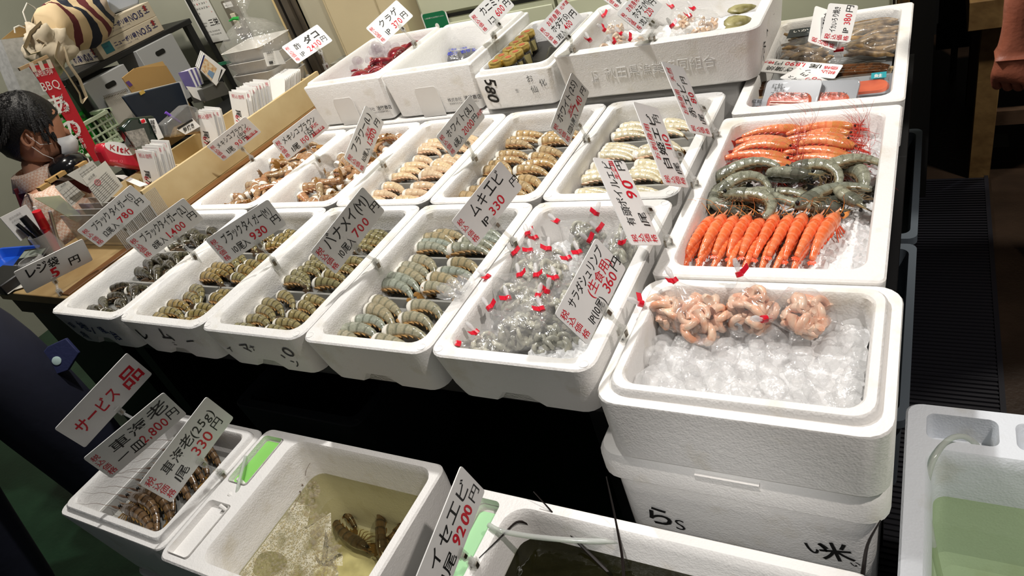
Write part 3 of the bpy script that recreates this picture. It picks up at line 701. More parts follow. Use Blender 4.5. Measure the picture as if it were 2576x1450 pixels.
# ------------------------------------------------------------------ ice
def ice_mat(name, alpha=.6, col='f4f4f6'):
    m = bpy.data.materials.new(name); m.use_nodes = True; t = NT(m); nt = t.nt; nt.nodes.clear(); out = t.n('ShaderNodeOutputMaterial')
    d = t.n('ShaderNodeBsdfDiffuse'); d.inputs[0].default_value = lin(col); tl = t.n('ShaderNodeBsdfTranslucent'); tl.inputs[0].default_value = lin(col); tr = t.n('ShaderNodeBsdfTransparent'); g = t.n('ShaderNodeBsdfGlossy'); g.inputs['Roughness'].default_value = .1
    tc = t.n('ShaderNodeTexCoord'); n = t.n('ShaderNodeTexNoise'); n.inputs['Scale'].default_value = 110; n.inputs['Detail'].default_value = 3; nt.links.new(tc.outputs['Object'], n.inputs[0])
    bp = t.n('ShaderNodeBump'); bp.inputs['Strength'].default_value = .8; bp.inputs['Distance'].default_value = .004; nt.links.new(n.outputs[0], bp.inputs['Height'])
    fr0 = t.n('ShaderNodeLayerWeight'); fr0.inputs['Blend'].default_value = .2; nt.links.new(bp.outputs[0], fr0.inputs['Normal']); fv = t.math('MULTIPLY_ADD', fr0.outputs['Facing'], .22, .04); nt.links.new(bp.outputs[0], g.inputs['Normal']); nt.links.new(bp.outputs[0], d.inputs['Normal'])
    a = t.n('ShaderNodeMixShader'); a.inputs[0].default_value = .12; nt.links.new(d.outputs[0], a.inputs[1]); nt.links.new(tl.outputs[0], a.inputs[2])
    b = t.n('ShaderNodeMixShader'); b.inputs[0].default_value = alpha; nt.links.new(tr.outputs[0], b.inputs[1]); nt.links.new(a.outputs[0], b.inputs[2])
    c = t.n('ShaderNodeMixShader'); nt.links.new(fv, c.inputs[0]); nt.links.new(b.outputs[0], c.inputs[1]); nt.links.new(g.outputs[0], c.inputs[2]); nt.links.new(c.outputs[0], out.inputs[0]); return m
ICE = ice_mat('crushed_ice', .95, 'ffffff'); ICEC = ice_mat('ice_cubes', .2, 'ffffff')
def ice_bed(name, label, cx, cy, w, d, zf, nx, ny, amp, m, cat='ice', seed=1, freq=60):
    mb = MB(); vs = []; rr = random.Random(seed)
    for j in range(ny + 1):
        for i in range(nx + 1):
            x = cx - w / 2 + w * i / nx; y = cy - d / 2 + d * j / ny
            vs.append((x + rr.uniform(-.3, .3) * w / nx, y + rr.uniform(-.3, .3) * d / ny, zf(x, y) + amp * rr.uniform(-1, 1) + amp * 1.5 * noise.noise(Vector((x * freq, y * freq, seed)))))
    fs = [(j * (nx + 1) + i, j * (nx + 1) + i + 1, (j + 1) * (nx + 1) + i + 1, (j + 1) * (nx + 1) + i) for j in range(ny) for i in range(nx)]
    k = nx + 1
    edge = [i for i in range(k)] + [j * k + nx for j in range(1, ny + 1)] + [ny * k + i for i in range(nx - 1, -1, -1)] + [j * k for j in range(ny - 1, 0, -1)]
    base = len(vs); zb = min(v[2] for v in vs) - .03
    for e in edge: vs.append((cx + (vs[e][0] - cx) * .94, cy + (vs[e][1] - cy) * .94, zb))
    L_ = len(edge)
    for i in range(L_): fs.append((edge[(i + 1) % L_], edge[i], base + i, base + (i + 1) % L_))
    fs.append(tuple(base + i for i in range(L_ - 1, -1, -1)))
    mb.add(vs, fs)
    o = mb.build(name, m, None, 25); return tag(o, label, cat, None, 'stuff')
# brown prawns heaped on ice in the two left boxes of the back row
def heap(x0, n, s, boxname):
    zf = lambda x, y: .712 + .045 * max(0, 1 - abs(x - x0 - .165) / .14) * (.4 + .6 * (y - .5) / .48)
    ice_bed('crushed_ice', 'crushed ice under the loose brown prawns of the %s' % boxname, x0 + .155, .735, .235, .42, lambda x, y: zf(x, y) - .004, 26, 40, .004, ICE, seed=int(x0 * 10) + 2)
    for k in range(n):
        c = k % 5; r = k // 5; rows = n // 5
        x = x0 + .075 + .043 * c + rg.uniform(-.013, .013); y = .555 + .365 * r / (rows - 1) + rg.uniform(-.014, .014)
        put(rg.choice(P_brn), trs((x, y, zf(x, y) + .014 + rg.uniform(0, .022)), rg.uniform(-pi, pi), rg.uniform(-.3, 1.3), rg.uniform(-.3, .3), s=s * rg.uniform(.85, 1.1)),
            'loose brown prawn, %s of five across, %s row from front, %s' % (ORD[c], ORD[r], boxname))
heap(0, 60, .82, 'leftmost box of back row')
heap(.31, 55, .95, 'second box of back row')
# ------------------------------------------------------------------ the long box of whole prawns
ice_bed('crushed_ice', 'crushed ice bed in the long box of whole prawns', 1.748, .538, .292, .515, lambda x, y: .747, 60, 100, .0035, ICE, seed=5, freq=90)
S_red = shell('red_prawn_shell', 'e88a5e', 'd4583a', 'dc4a34', 'e59a66', .5, flesh=False, speck=.15, spec='b04028')
H_red = shell('red_prawn_head', 'cf7a48', 'b8923e', 'd23a34', 'd0704a', .3, flesh=False, speck=.4, spec='6a3a20', segs=3)
S_cook = shell('boiled_prawn_shell', 'ee6c38', 'f6b08a', 'f6b48c', 'f07c46', .28, flesh=False, speck=.05)
S_whole = shell('grey_whole_shell', 'a09f88', '5c5c4c', 'a88c5a', '868a7c', .5, flesh=False, speck=.8, spec='1c1c18')
H_whole = shell('grey_head', '6f7060', '34342a', '9a8a60', '626358', .4, flesh=False, speck=.8, spec='111111', segs=3)
pr_red = [prawn('spot_prawn', S_red, L=.092, R=.0118, curl=c, head=.048, th0=.12, legm=mat('red_legs%d' % i, 'cc4632', .3), tailm=mat('red_tail%d' % i, 'd8402c', .3), headm=H_red, ant=9, antm=mat('red_antenna%d' % i, 'b93426', .35), label='x') for i, c in enumerate((.5, .9, 1.3))]
pr_gry = [prawn('grey_whole_prawn', S_whole, L=.105, R=.0160, curl=c, head=.045, th0=.4, legm=legD, tailm=mat('black_tail%d' % i, '33302a', .3), headm=H_whole, ant=0, antm=mat('grey_antenna%d' % i, '8d8a78', .35), label='x') for i, c in enumerate((1.4, 2.3, 3.0))]
pr_ck = [prawn('boiled_prawn', S_cook, L=.086, R=.0142, curl=c, head=.04, th0=.12, legm=mat('orange_swim_legs%d' % i, 'e8572c', .3), tailm=mat('boiled_tail%d' % i, 'e85a34', .3), headm=S_cook, ant=2, tailk=.55, antm=mat('orange_antenna%d' % i, 'f09a50', .3), label='x') for i, c in enumerate((.35, .6))]
for side, (xc, n) in enumerate(((1.668, 8), (1.778, 8))):
    for k in range(n):
        y = .628 + .0235 * k + rg.uniform(-.006, .006)
        # heads to the right: mirror the prawn so that its head (local -x) points to +x
        put(pr_red[rg.choice((0, 0, 1))], trs((xc + rg.uniform(-.012, .012), y, .772 + .006 * (k % 2) + (.010 if k in (2, 3, 4) else 0)), pi + rg.uniform(-.2, .2) - .08, pi - radians(40) + rg.uniform(-.2, .2), s=rg.uniform(.9, 1.05)),
            '%s red whole prawn from front, %s half of the red heap' % (ORD[k], ('left', 'right')[side]))
gp = [(1.63, .52, 2.4, 2), (1.66, .575, .4, 1), (1.70, .49, -.5, 1), (1.72, .54, .1, 0), (1.76, .60, 3.3, 0), (1.66, .615, .1, 0), (1.79, .545, 2.6, 1), (1.825, .53, .6, 0), (1.80, .59, -.3, 1), (1.855, .60, -1.0, 1), (1.855, .525, 2.0, 2), (1.735, .585, 2.8, 2), (1.62, .565, 1.4, 1), (1.78, .50, 2.9, 0), (1.84, .61, .2, 0), (1.69, .53, 1.0, 2)]
for k, (x, y, a, c) in enumerate(gp):
    wh = ('in front' if y < .525 else 'in the middle' if y < .58 else 'at the back')
    put(pr_gry[c], trs((x, y, .766 + .012 * (k % 3)), a, rg.uniform(.1, .8), rg.uniform(-.15, .15), s=rg.uniform(.9, 1.05)), 'grey whole prawn, %s from left in the grey heap on ice' % ORD[sorted(range(16), key=lambda q: gp[q][0]).index(k)])
for k in range(10):
    x = 1.600 + .0235 * k
    M_ = Matrix.Translation((x + .014, .398, .776)) @ Matrix.Rotation(radians(-90) - .17 + rg.uniform(-.06, .06), 4, 'Z') @ Matrix.Rotation(radians(90) + rg.uniform(-.2, .2), 4, 'X') @ Matrix.Scale(rg.uniform(.97, 1.06), 4)
    put(pr_ck[k % 2], M_, '%s boiled orange prawn from left in the upper row, black eyes up' % ORD[k])
for k in range(8):
    x = 1.605 + .0265 * k
    M_ = Matrix.Translation((x + .004, .362, .764)) @ Matrix.Rotation(radians(-90) - .2 + rg.uniform(-.06, .06), 4, 'Z') @ Matrix.Rotation(radians(90) + rg.uniform(-.2, .2), 4, 'X') @ Matrix.Scale(.82, 4)
    put(pr_ck[1], M_, '%s boiled orange prawn from left in the lower row, tucked between tails' % ORD[k])
# ================================================================== PRICE CARDS
SG = {
'mexS':((.0074,.7794,.8907),(.703,.6594,.2665),(.003,-.3774,.926),.1618,.0765,(.019,.795,.8)),
'bag5':((-.0837,.1222,.8589),(.2501,.9644,-.0856),(.4441,-.0357,.8953),.1834,.0858,(-.0946,.092,.78)),
'btS':((.0318,.2865,.9116),(.4489,.8588,.2469),(.1708,-.3536,.9197),.1846,.0831,(.016,.3147,.8)),
'bt2L':((.3223,.2319,.9048),(.5238,.8331,.1779),(.0512,-.2393,.9696),.1711,.0782,(.3329,.2514,.8)),
'btM':((.639,.2218,.9039),(.564,.8163,.1251),(-.0558,-.1134,.992),.163,.0754,(.6486,.2364,.8)),
'vanM':((.95,.2254,.9049),(.3043,.8964,.3223),(-.0305,-.329,.9438),.1714,.0811,(.9639,.2406,.8)),
'muki':((1.2455,.3111,.9082),(.3583,.8785,.3159),(-.2385,-.241,.9408),.1546,.0755,(1.2638,.3241,.8)),
'salad':((1.5474,.0758,.8991),(.1514,.9551,.2549),(-.3911,-.1789,.9028),.1455,.0749,(1.5725,.0883,.8)),
'boil':((1.5288,.3105,.9069),(-.4738,.6198,.6256),(-.293,-.7809,.5517),.172,.0866,(1.5794,.3311,.8)),
'hime':((1.5301,.5161,.904),(-.4077,.6148,.6751),(-.2511,-.7863,.5645),.1777,.0856,(1.5779,.532,.8)),
'aka':((1.5272,.7247,.9004),(-.4219,.6317,.6503),(-.3153,-.7748,.548),.1769,.08,(1.5734,.7377,.8)),
'w2S':((1.2414,.7503,.8926),(.124,.8774,.4634),(-.2137,-.4325,.876),.1548,.0768,(1.2592,.7585,.8)),
'w3L':((.9631,.6951,.8992),(.2721,.9222,.2747),(-.1472,-.2422,.959),.1472,.0728,(.9674,.6975,.8)),
'flower':((.6523,.6778,.8945),(.063,.8744,.4811),(-.014,-.4812,.8765),.1674,.0813,(.6665,.6905,.8)),
'mexL':((.356,.7429,.8994),(.4998,.8436,.1963),(.0062,-.2302,.9731),.1632,.0749,(.3643,.7521,.8)),
'tako':((.1465,1.1298,1.0531),(.3353,.9374,.0941),(-.6074,.1387,.7822),.1565,.0763,(.1652,1.1482,.957)),
'kurage':((.4505,1.2118,1.0509),(.354,.9035,.2417),(-.5966,.0191,.8023),.1491,.0742,(.498,1.2326,.957)),
'kanimiso':((.8675,1.1549,1.0415),(.3637,.8998,.2411),(-.5022,-.0286,.8643),.136,.0704,(.842,1.1668,.957)),
'hotS':((1.1491,.9941,1.0214),(.2893,.931,.2224),(-.5623,-.0228,.8267),.1276,.0676,(1.171,.983,.945)),
'hotM':((1.354,1.0222,1.0129),(.1373,.9848,.1062),(-.6848,.017,.7285),.1405,.0738,(1.3839,.983,.945)),
'hotL':((1.2442,1.1934,1.0252),(.2113,.9666,.1448),(-.7169,.0525,.6952),.1383,.0721,(1.2731,1.2637,.905)),
'ikachin':((1.7504,1.1486,.8602),(.0759,.8578,.5083),(-.8182,-.2378,.5235),.1042,.071,None),
'ikairo':((1.7812,1.1445,.87),(.1676,.639,.7508),(-.9631,-.0566,.2632),.0869,.0654,None),
'unagi':((1.7013,1.0672,.8004),(-.973,.1824,.1412),(-.1898,-.981,-.0407),.1778,.0689,None),
'salmon':((1.7608,.9694,.7908),(-.8593,.413,.3016),(-.3954,-.9106,.1204),.1768,.0731,None),
'service':((.3318,-.1371,.6721),(.175,.9652,.1942),(.2083,-.2291,.9509),.2161,.1005,(.362,-.1234,.57)),
'k2800':((.5627,-.2096,.6825),(.349,.9312,.1048),(.1603,-.1695,.9724),.189,.0888,None),
'k25':((.7274,-.2078,.6754),(.1291,.965,.2281),(.0852,-.24,.967),.1961,.0912,(.7339,-.1921,.57)),
'ise':((1.379,-.2372,.6692),(-.0151,.9745,.2239),(.0008,-.224,.9746),.1863,.0911,(1.3788,-.2252,.57)),
}
K, Rr = 0, 1
TAX = ('税込価格', .05, .93, .2, Rr, None, 0., 'v')
def two(name, qty, price, nf=1.55, q=None, pf=.62, qx=.42, ns=.34, nx=.36, extra=()):
    return [TAX, (name, nx, .57, ns, K, nf, 0.), (qty, qx, .14, .27, K, q, 0.), (price, qx + (q or .5) + .08, .16, .33, Rr, pf, .004), ('円', 1.83, .24, .26, K, None, 0.)] + list(extra)
TX = {
'btS': (two('ブラックタイガー(S)', '12尾入', '780', 1.65, .56, .58), 'white price card reading 780 yen on the wooden tray edge, black tiger S'),
'bt2L': (two('ブラックタイガー(2L)', '8尾入', '1,400', 1.65, .5, .66), 'white price card reading 1,400 yen between the first two front boxes'),
'btM': (two('ブラックタイガー(M)', '10尾入', '930', 1.65, .56, .56), 'white price card reading 930 yen between second and third front boxes'),
'vanM': (two('バナメイ(M)', '10尾入', '700', 1.6, .56, .56, ns=.4), 'white price card with bold 700 yen over the third front box'),
'muki': (two('ムキエビ', '1P', '330', 1.35, .28, .56, qx=.55, nx=.5, ns=.4), 'white price card reading 330 yen clipped beside the knotted shrimp bags'),
'salad': ([TAX, ('サラダシュリンプ', .36, .68, .26, K, 1.45, 0.), ('(生食用)', .85, .40, .26, Rr, .95, 0.), ('1P(10尾)', .42, .08, .26, K, .62, 0.), ('360', 1.18, .10, .3, Rr, .48, 0.), ('円', 1.68, .2, .26, K, None, 0.)], 'white price card reading 360 yen standing over the knotted shrimp bags'),
'boil': ([TAX, ('有頭ボイルエビ', .42, .58, .26, K, 1.5, 0.), ('生食用', 1.5, .44, .14, Rr, None, .01), ('1尾', .42, .12, .26, K, None, 0.), ('90', 1.05, .12, .4, Rr, .46, .012), ('円', 1.72, .14, .26, K, None, 0.)], 'white price card with outlined 90 yen beside the boiled orange prawns'),
'hime': ([TAX, ('お刺身用', .6, .76, .2, Rr, .95, 0.), ('白姫エビ', .4, .42, .3, K, 1.45, .01), ('1尾', .32, .08, .24, K, None, 0.), ('110', .95, .1, .3, Rr, .42, 0.), ('円', 1.62, .18, .24, K, None, 0.)], 'white price card reading 110 yen next to the grey whole prawns'),
'aka': ([TAX, ('お刺身用', .55, .76, .2, Rr, .8, 0.), ('天然', 1.6, .72, .2, Rr, None, 0.), ('赤エビ', .5, .42, .3, K, 1.1, 0.), ('1尾', .36, .08, .24, K, None, 0.), ('80', 1.0, .1, .32, Rr, .4, .004), ('円', 1.6, .2, .24, K, None, 0.)], 'white price card reading 80 yen above the red whole prawns'),
'w2S': ([TAX, ('ホワイト(2S)', .36, .64, .3, K, 1.5, 0.), ('天然', .82, .42, .17, Rr, None, .008), ('1皿15尾入', .32, .12, .22, K, .74, 0.), ('740', 1.12, .16, .34, Rr, .5, 0.), ('円', 1.7, .2, .26, K, None, 0.)], 'white price card reading 740 yen beside the tan prawns'),
'w3L': ([TAX, ('ホワイト(3L)', .34, .58, .32, K, 1.5, 0.), ('6尾入', .34, .14, .27, K, .48, 0.), ('2000', .9, .16, .34, Rr, .62, 0.), ('円', 1.52, .22, .24, K, None, 0.), ('天然', 1.76, .22, .15, Rr, None, .008)], 'white price card reading 2000 yen beside the pale prawns'),
'flower': ([TAX, ('フラワー(L)', .4, .62, .3, K, 1.5, 0.), ('天然', 1.15, .42, .17, Rr, None, .008), ('10尾入', .38, .14, .23, K, .54, 0.), ('1,300', 1.0, .16, .3, Rr, .62, 0.), ('円', 1.7, .2, .24, K, None, 0.)], 'white price card reading 1,300 yen over the second back box'),
'mexL': ([TAX, ('メキシコブラウン', .32, .6, .28, K, 1.6, 0.), ('(大)', 1.22, .40, .2, K, None, 0.), ('天然', 1.55, .40, .16, Rr, None, .006), ('1尾', .42, .12, .28, K, None, 0.), ('150', .92, .14, .3, Rr, .36, 0.), ('円', 1.3, .16, .24, K, None, 0.), ('最高の味と色', 1.42, .13, .15, Rr, .6, .006)], 'white price card reading 150 yen over the leftmost back box'),
'mexS': ([TAX, ('メキシコブラウン', .3, .6, .28, K, 1.6, 0.), ('(中)', 1.22, .40, .2, K, None, 0.), ('天然', 1.55, .40, .16, Rr, None, .006), ('1尾', .42, .12, .28, K, None, 0.), ('90', .92, .14, .3, Rr, .34, 0.), ('円', 1.28, .16, .24, K, None, 0.), ('最高の味と色', 1.42, .13, .15, Rr, .6, .006)], 'white price card reading 90 yen in front of the wooden card tray'),
'tako': ([TAX, ('酢', .42, .54, .3, K, None, .004), ('ダコ', .95, .54, .36, K, .9, .026), ('1P', .42, .12, .27, K, None, 0.), ('2430', .85, .14, .34, Rr, .72, 0.), ('円', 1.62, .2, .28, K, None, 0.)], 'white price card reading 2430 yen at the left end of upper boxes'),
'kurage': ([TAX, ('クラゲ', .5, .56, .34, K, 1.2, 0.), ('1P', .5, .12, .3, K, None, 0.), ('370', .95, .14, .36, Rr, .55, 0.), ('円', 1.55, .2, .28, K, None, 0.)], 'white price card reading 370 yen between the two deep foam boxes'),
'kanimiso': ([TAX, ('カニミソ', .5, .56, .34, K, 1.2, 0.), ('1コ', .5, .12, .28, K, None, 0.), ('600', .98, .14, .36, Rr, .52, 0.), ('円', 1.55, .2, .28, K, None, 0.)], 'white price card reading 600 yen above the gold lidded jars'),
'hotS': ([TAX, ('お刺身用', .45, .72, .22, Rr, .85, 0.), ('北海道', 1.4, .78, .15, Rr, None, 0.), ('ホタテ(S)', .42, .40, .28, K, 1.05, 0.), ('3粒入', .34, .08, .24, K, .5, 0.), ('400', .92, .12, .3, Rr, .44, 0.), ('円', 1.5, .26, .28, K, None, 0.)], 'white price card reading 400 yen at the left corner of the scallop box'),
'hotM': ([TAX, ('お刺身用', .45, .72, .22, Rr, .85, 0.), ('ホタテ(M)', .42, .40, .28, K, 1.1, 0.), ('2粒入', .34, .08, .24, K, .5, 0.), ('230', .92, .12, .3, Rr, .44, 0.), ('円', 1.5, .26, .28, K, None, 0.)], 'white price card reading 230 yen at the front of the scallop box'),
'hotL': ([TAX, ('お刺身用', .45, .72, .22, Rr, .85, 0.), ('ホタテ', .42, .40, .28, K, 1.1, 0.), ('1P', .34, .08, .28, K, None, 0.)], 'white price card standing behind the 230 yen card, cut by picture top'),
'ikachin': ([TAX, ('イカ珍味', .32, .4, .26, K, 1.0, 0.)], 'white price card half hidden behind the 380 yen squid card'),
'ikairo': ([TAX, ('イカいろり焼き', .3, .58, .22, K, .95, 0.), ('1P', .32, .14, .24, K, None, 0.), ('380', .62, .14, .28, Rr, .4, 0.), ('円', 1.05, .16, .24, K, None, 0.)], 'white price card reading 380 yen standing on the dried squid bags'),
'unagi': ([('税込', .08, .5, .22, Rr, None, 0.), ('価格', .08, .2, .22, Rr, None, 0.), ('うなぎ蒲焼', .8, .58, .3, K, 1.6, 0.), ('1尾', .65, .14, .3, K, None, 0.), ('1,890', 1.2, .14, .34, Rr, .7, .006), ('円', 1.95, .18, .26, K, None, 0.), ('特大', 2.25, .2, .2, Rr, None, .006)], 'white price card reading 1,890 yen lying upside down on the eel pack'),
'salmon': ([('税込', .06, .6, .2, Rr, None, 0.), ('スモークサーモンスライス', .35, .62, .22, K, 1.95, 0.), ('(川魚卵)', .95, .36, .2, Rr, .9, 0.), ('1P(150g)', .42, .1, .24, K, .7, 0.), ('930', 1.3, .12, .28, Rr, .45, 0.), ('円', 1.9, .16, .22, K, None, 0.)], 'white price card reading 930 yen lying upside down on the salmon packs'),
'service': ([('サービス', .2, .32, .42, Rr, 1.2, .012), ('品', 1.5, .25, .52, Rr, None, .012)], 'white card with only large red lettering, clipped to the kuruma prawn box'),
'k2800': ([TAX, ('車海老', .45, .55, .34, K, 1.55, 0.), ('一皿', .38, .14, .3, K, None, 0.), ('2,800', 1.02, .16, .36, Rr, .72, 0.), ('円', 1.76, .22, .28, K, None, 0.)], 'white price card reading 2,800 yen leaning behind the kuruma prawn tray'),
'k25': ([TAX, ('車海老(25g)', .4, .55, .3, K, 1.6, 0.), ('1尾', .42, .14, .28, K, None, 0.), ('330', 1.05, .16, .36, Rr, .56, 0.), ('円', 1.68, .22, .28, K, None, 0.)], 'white price card reading 330 yen clipped to the prawn tank rim'),
'ise': ([TAX, ('イセエビ', .4, .55, .36, K, 1.5, .004), ('1尾', .42, .12, .32, K, None, .006), ('9200', .95, .16, .36, Rr, .72, .02), ('円', 1.7, .2, .28, K, None, 0.)], 'white price card reading 9200 yen standing by the lobster tank'),
'bag5': ([('レジ袋', .2, .55, .38, K, 1.05, .014), ('5', .85, .08, .46, Rr, None, .03), ('円', 1.45, .24, .32, K, None, .012)], 'white card reading 5 yen for carrier bags at the counter corner'),
}
spring_m = mat('clip_spring_steel', '8a8276', .3, 1.)
def price_card(key):
    c, U, V, w, h, base = SG[key]; lines, label = TX[key]
    Mf = frame(c, U, V); t = thing('price_card', label, 'price card', c, 'handwritten price cards')
    inv = Matrix.Translation(c).inverted()
    card = MB(); card.prism(rrect(w, h, .005, 3), -.0009, .0009, inv @ Mf); co_ = card.build('card', CARD, t)
    Mt = inv @ Mf @ Matrix.Translation((-w / 2, -h / 2, .001))
    bk = MB(); rd = MB(); rng = random.Random(hash(label) % 1000 if False else len(label))
    for L_ in lines:
        s_, x, y, sz, col, fit, off = L_[:7]; mb = bk if col == K else rd
        if len(L_) > 7: text_mb(mb, s_, x * h, y * h, sz * h, Mt, vert=True, jit=.07, off=off + .004, track=1.04, rng=rng)
        else: text_mb(mb, s_, x * h, y * h, sz * h * 1.12, Mt, jit=.07, off=off + .004, fit=fit * h if fit else None, rng=rng)
    if bk.v: bk.build('lettering', INK, co_, 0)
    if key in ('w2S', 'flower', 'mexL', 'mexS', 'boil'):
        ux = {'w2S': (.78, .36, .45), 'flower': (1.1, .36, .45), 'mexL': (1.4, .1, .62), 'mexS': (1.4, .1, .62), 'boil': (1.45, .40, .5)}[key]
        rd.add([Mt @ Vector((ux[0] * h, ux[1] * h, .0004)), Mt @ Vector(((ux[0] + ux[2]) * h, (ux[1] + .03) * h, .0004)), Mt @ Vector(((ux[0] + ux[2]) * h, (ux[1] + .06) * h, .0004)), Mt @ Vector((ux[0] * h, (ux[1] + .03) * h, .0004))], [(0, 1, 2, 3)])
    if rd.v: rd.build('red_lettering', RED, co_, 0)
    if base:
        b = inv @ Vector(base); bl = Mf.inverted() @ Vector(base)
        fx = max(-.1 * w, min(.28 * w, bl.x)); a = inv @ (Mf @ Vector((fx, -h / 2 + .004, 0)))
        a2 = inv @ (Mf @ Vector((fx, -h / 2 - .016, 0)))
        bt = b + Vector((0, 0, .018))
        U_ = Vector(U); N = Vector((Mf[0][2], Mf[1][2], Mf[2][2])); V_ = Vector(V)
        cl = MB(); Mu = frame(a, U, V)
        cl.box((0, -.004, .004), (.014, .026, .0022), Mu); cl.box((0, -.004, -.004), (.014, .026, .0022), Mu); cl.box((0, -.012, 0), (.010, .006, .008), Mu)
        sp = MB(); sp.box((0, -.010, .0052), (.006, .009, .002), Mu); sp.box((0, -.010, -.0052), (.006, .009, .002), Mu)
        st = MB(); st.tube([bt, (bt + a2) / 2, a2], .0035, 8); st.ball(bt, .0055); st.ball(a2, .0055); clip = st.build('clip', CLEAR, t); cl.build('upper_jaw', CLEAR, clip); sp.build('spring', spring_m, clip)
        Mb = Matrix.Translation(b); lo = MB()
        dx = Vector((U_.x, U_.y, 0)).normalized(); Mb = frame(b, dx, (0, 0, 1))
        for s_ in (-1, 1): lo.box((0, .002, s_ * .005), (.015, .032, .0024), Mb)
        lo.box((0, .012, 0), (.012, .008, .009), Mb); lo.build('lower_jaw', CLEAR, clip)
        s2 = MB()
        for s_ in (-1, 1): s2.box((0, .006, s_ * .0065), (.007, .011, .002), Mb)
        s2.build('spring', spring_m, clip)
    return t
for k in SG: price_card(k)
# ================================================================== KNOTTED BAGS
TAPE = mat('red_tape', 'd81e34', .3, coat=.4); KNOT = clear_mat('twisted_film', 'ffffff', .4, .15, .5, 120., .45)
raw_shrimp = mat('raw_peeled_shrimp', 'd6d3c0', .16, col2='a2a294', vscale=60, coat=.4, bump=.3, bscale=120)
boiled_shrimp = mat('boiled_peeled_shrimp', 'f6d8be', .25, col2='e8a684', vscale=55, coat=.3, bump=.3, bscale=120)
def curl_mb(mb, c, r, rng, m=6):
    ax_ = Vector((rng.uniform(-1, 1), rng.uniform(-1, 1), rng.uniform(-1, 1))).normalized(); e = ax_.orthogonal().normalized(); f = ax_.cross(e)
    a0 = rng.uniform(0, 6.28); n = 9
    mb.tube([Vector(c) + (e * cos(a0 + k * .5) + f * sin(a0 + k * .5)) * r for k in range(n)], [r * (.30 + .28 * (1 - k / n)) * (1.0 if k % 2 else .93) for k in range(n)], 7)
def knot_bag(tie, ctr, rad, label, group, fill, flabel, seed, ncurl=14, flat=.72, tape=(1, .3), fgroup=None, point=0.):
    tie, ctr = Vector(tie), Vector(ctr); rng = random.Random(seed)
    t = thing('knotted_bag', label, 'bag', ctr, group); inv = Matrix.Translation(-ctr)
    ax_ = (ctr - tie); L_ = ax_.length + rad * .92; d = ax_.normalized(); Mf = frame(tie, d, z=(Vector((0, 0, 1)) - d * d.z))
    n = 26; prof = [(0, .07), (.05, .10), (.14, .24), (.26, .52), (.42, .84), (.58, 1.), (.74, 1.), (.88, .78), (.96, .48), (1., .15)]
    rings = []; ph = rng.uniform(0, 6)
    for s_, r in prof:
        cr = max(0, 1 - s_ * 1.4); rg_ = []
        for j in range(n):
            a = 2 * pi * j / n
            k = 1 + .16 * cr * sin(7 * a + ph) + .07 * noise.noise(Vector((cos(a) * 2 + seed, sin(a) * 2, s_ * 5))) * 2 * (1 if r > .3 else 0)
            zf_ = flat if sin(a) > 0 else flat * .8
            px = 0
            if point and s_ > .6: k *= 1 - .35 * abs(sin(a * .5 + .7)) * point; px = point * rad * .5 * (s_ - .6)
            rg_.append(Mf @ Vector((s_ * L_ + px, rad * r * k * cos(a), rad * r * k * zf_ * sin(a))))
        rings.append(rg_)
    fb = MB(); fb.loft(rings, M=inv)
    fb.build('film', FILM, t, 60)
    kb = MB(); e0 = inv @ tie; dd = -d; kb.tube([e0 + d * rad * .06, e0 + dd * .006, e0 + dd * .014 + Vector((0, 0, .003)), e0 + dd * .022 + Vector((0, 0, .004))], [rad * .07, .003, .005, .003], 8)
    ko = kb.build('twisted_end', KNOT, t, 60)
    tp = MB(); nn = Vector((d.y, -d.x, 0)).normalized()
    tp.tube([e0 - d * .004, e0 + d * .004], [.0058, .0058], 10)
    q = e0; up = Vector((0, 0, 1)); s0 = nn * tape[0]; w = d * .0045
    q2 = q + s0 * .007 + up * .003; q3 = q + s0 * .015 + up * (.004 + tape[1] * .008)
    for (a, b) in ((q, q2), (q2, q3)): tp.add([a - w, a + w, b + w, b - w, a - w + up * .0008, a + w + up * .0008, b + w + up * .0008, b - w + up * .0008], [(0, 1, 2, 3), (7, 6, 5, 4), (0, 3, 7, 4), (1, 5, 6, 2), (0, 4, 5, 1), (3, 2, 6, 7)])
    tp.build('tape_tag', TAPE, ko, 0)
    cb = MB()
    for k in range(ncurl):
        for _ in range(20):
            v = Vector((rng.uniform(-1, 1), rng.uniform(-1, 1), rng.uniform(-1, 1)))
            if v.length < 1: break
        sx = .62; c = ctr + d * (v.x * rad * sx + rad * .05) + Mf.to_3x3() @ Vector((0, v.y * rad * .68, v.z * rad * flat * .52))
        curl_mb(cb, c, rad * (.30 if fill is boiled_shrimp else .25), rng)
    o = cb.build('peeled_shrimp', fill, None, 60); tag(o, flabel, 'shrimp', fgroup, 'stuff')
    return t
ties = [(1402,557),(1506,579),(1327,590),(1348,599),(1483,606),(1293,638),(1335,631),(1381,627),(1458,635),(1431,650),(1228,697),(1306,694),(1348,694),(1399,700),(1279,751),(1352,745),(1231,776),(1363,778),(1198,836),(1153,865)]
offs = [(.05,-.012),(.045,-.02),(.0,-.05),(.035,-.035),(.045,-.01),(.03,-.02),(.02,-.045),(.01,-.045),(.03,-.03),(.035,-.035),(.055,-.008),(.02,-.042),(.012,-.046),(.03,-.04),(.03,-.042),(-.01,-.05),(.04,-.028),(.03,-.04),(.03,-.038),(.035,.02)]
tz = [.80,.80,.80,.80,.80,.80,.802,.803,.80,.803,.80,.805,.806,.805,.80,.803,.80,.80,.79,.782]
seen = sorted(range(20), key=lambda k: (-(ties[k][1] // 60), ties[k][0]))
rowid = {}
for k in range(20): rowid.setdefault(ties[k][1] // 60, []).append(k)
rows_sorted = sorted(rowid, reverse=True)
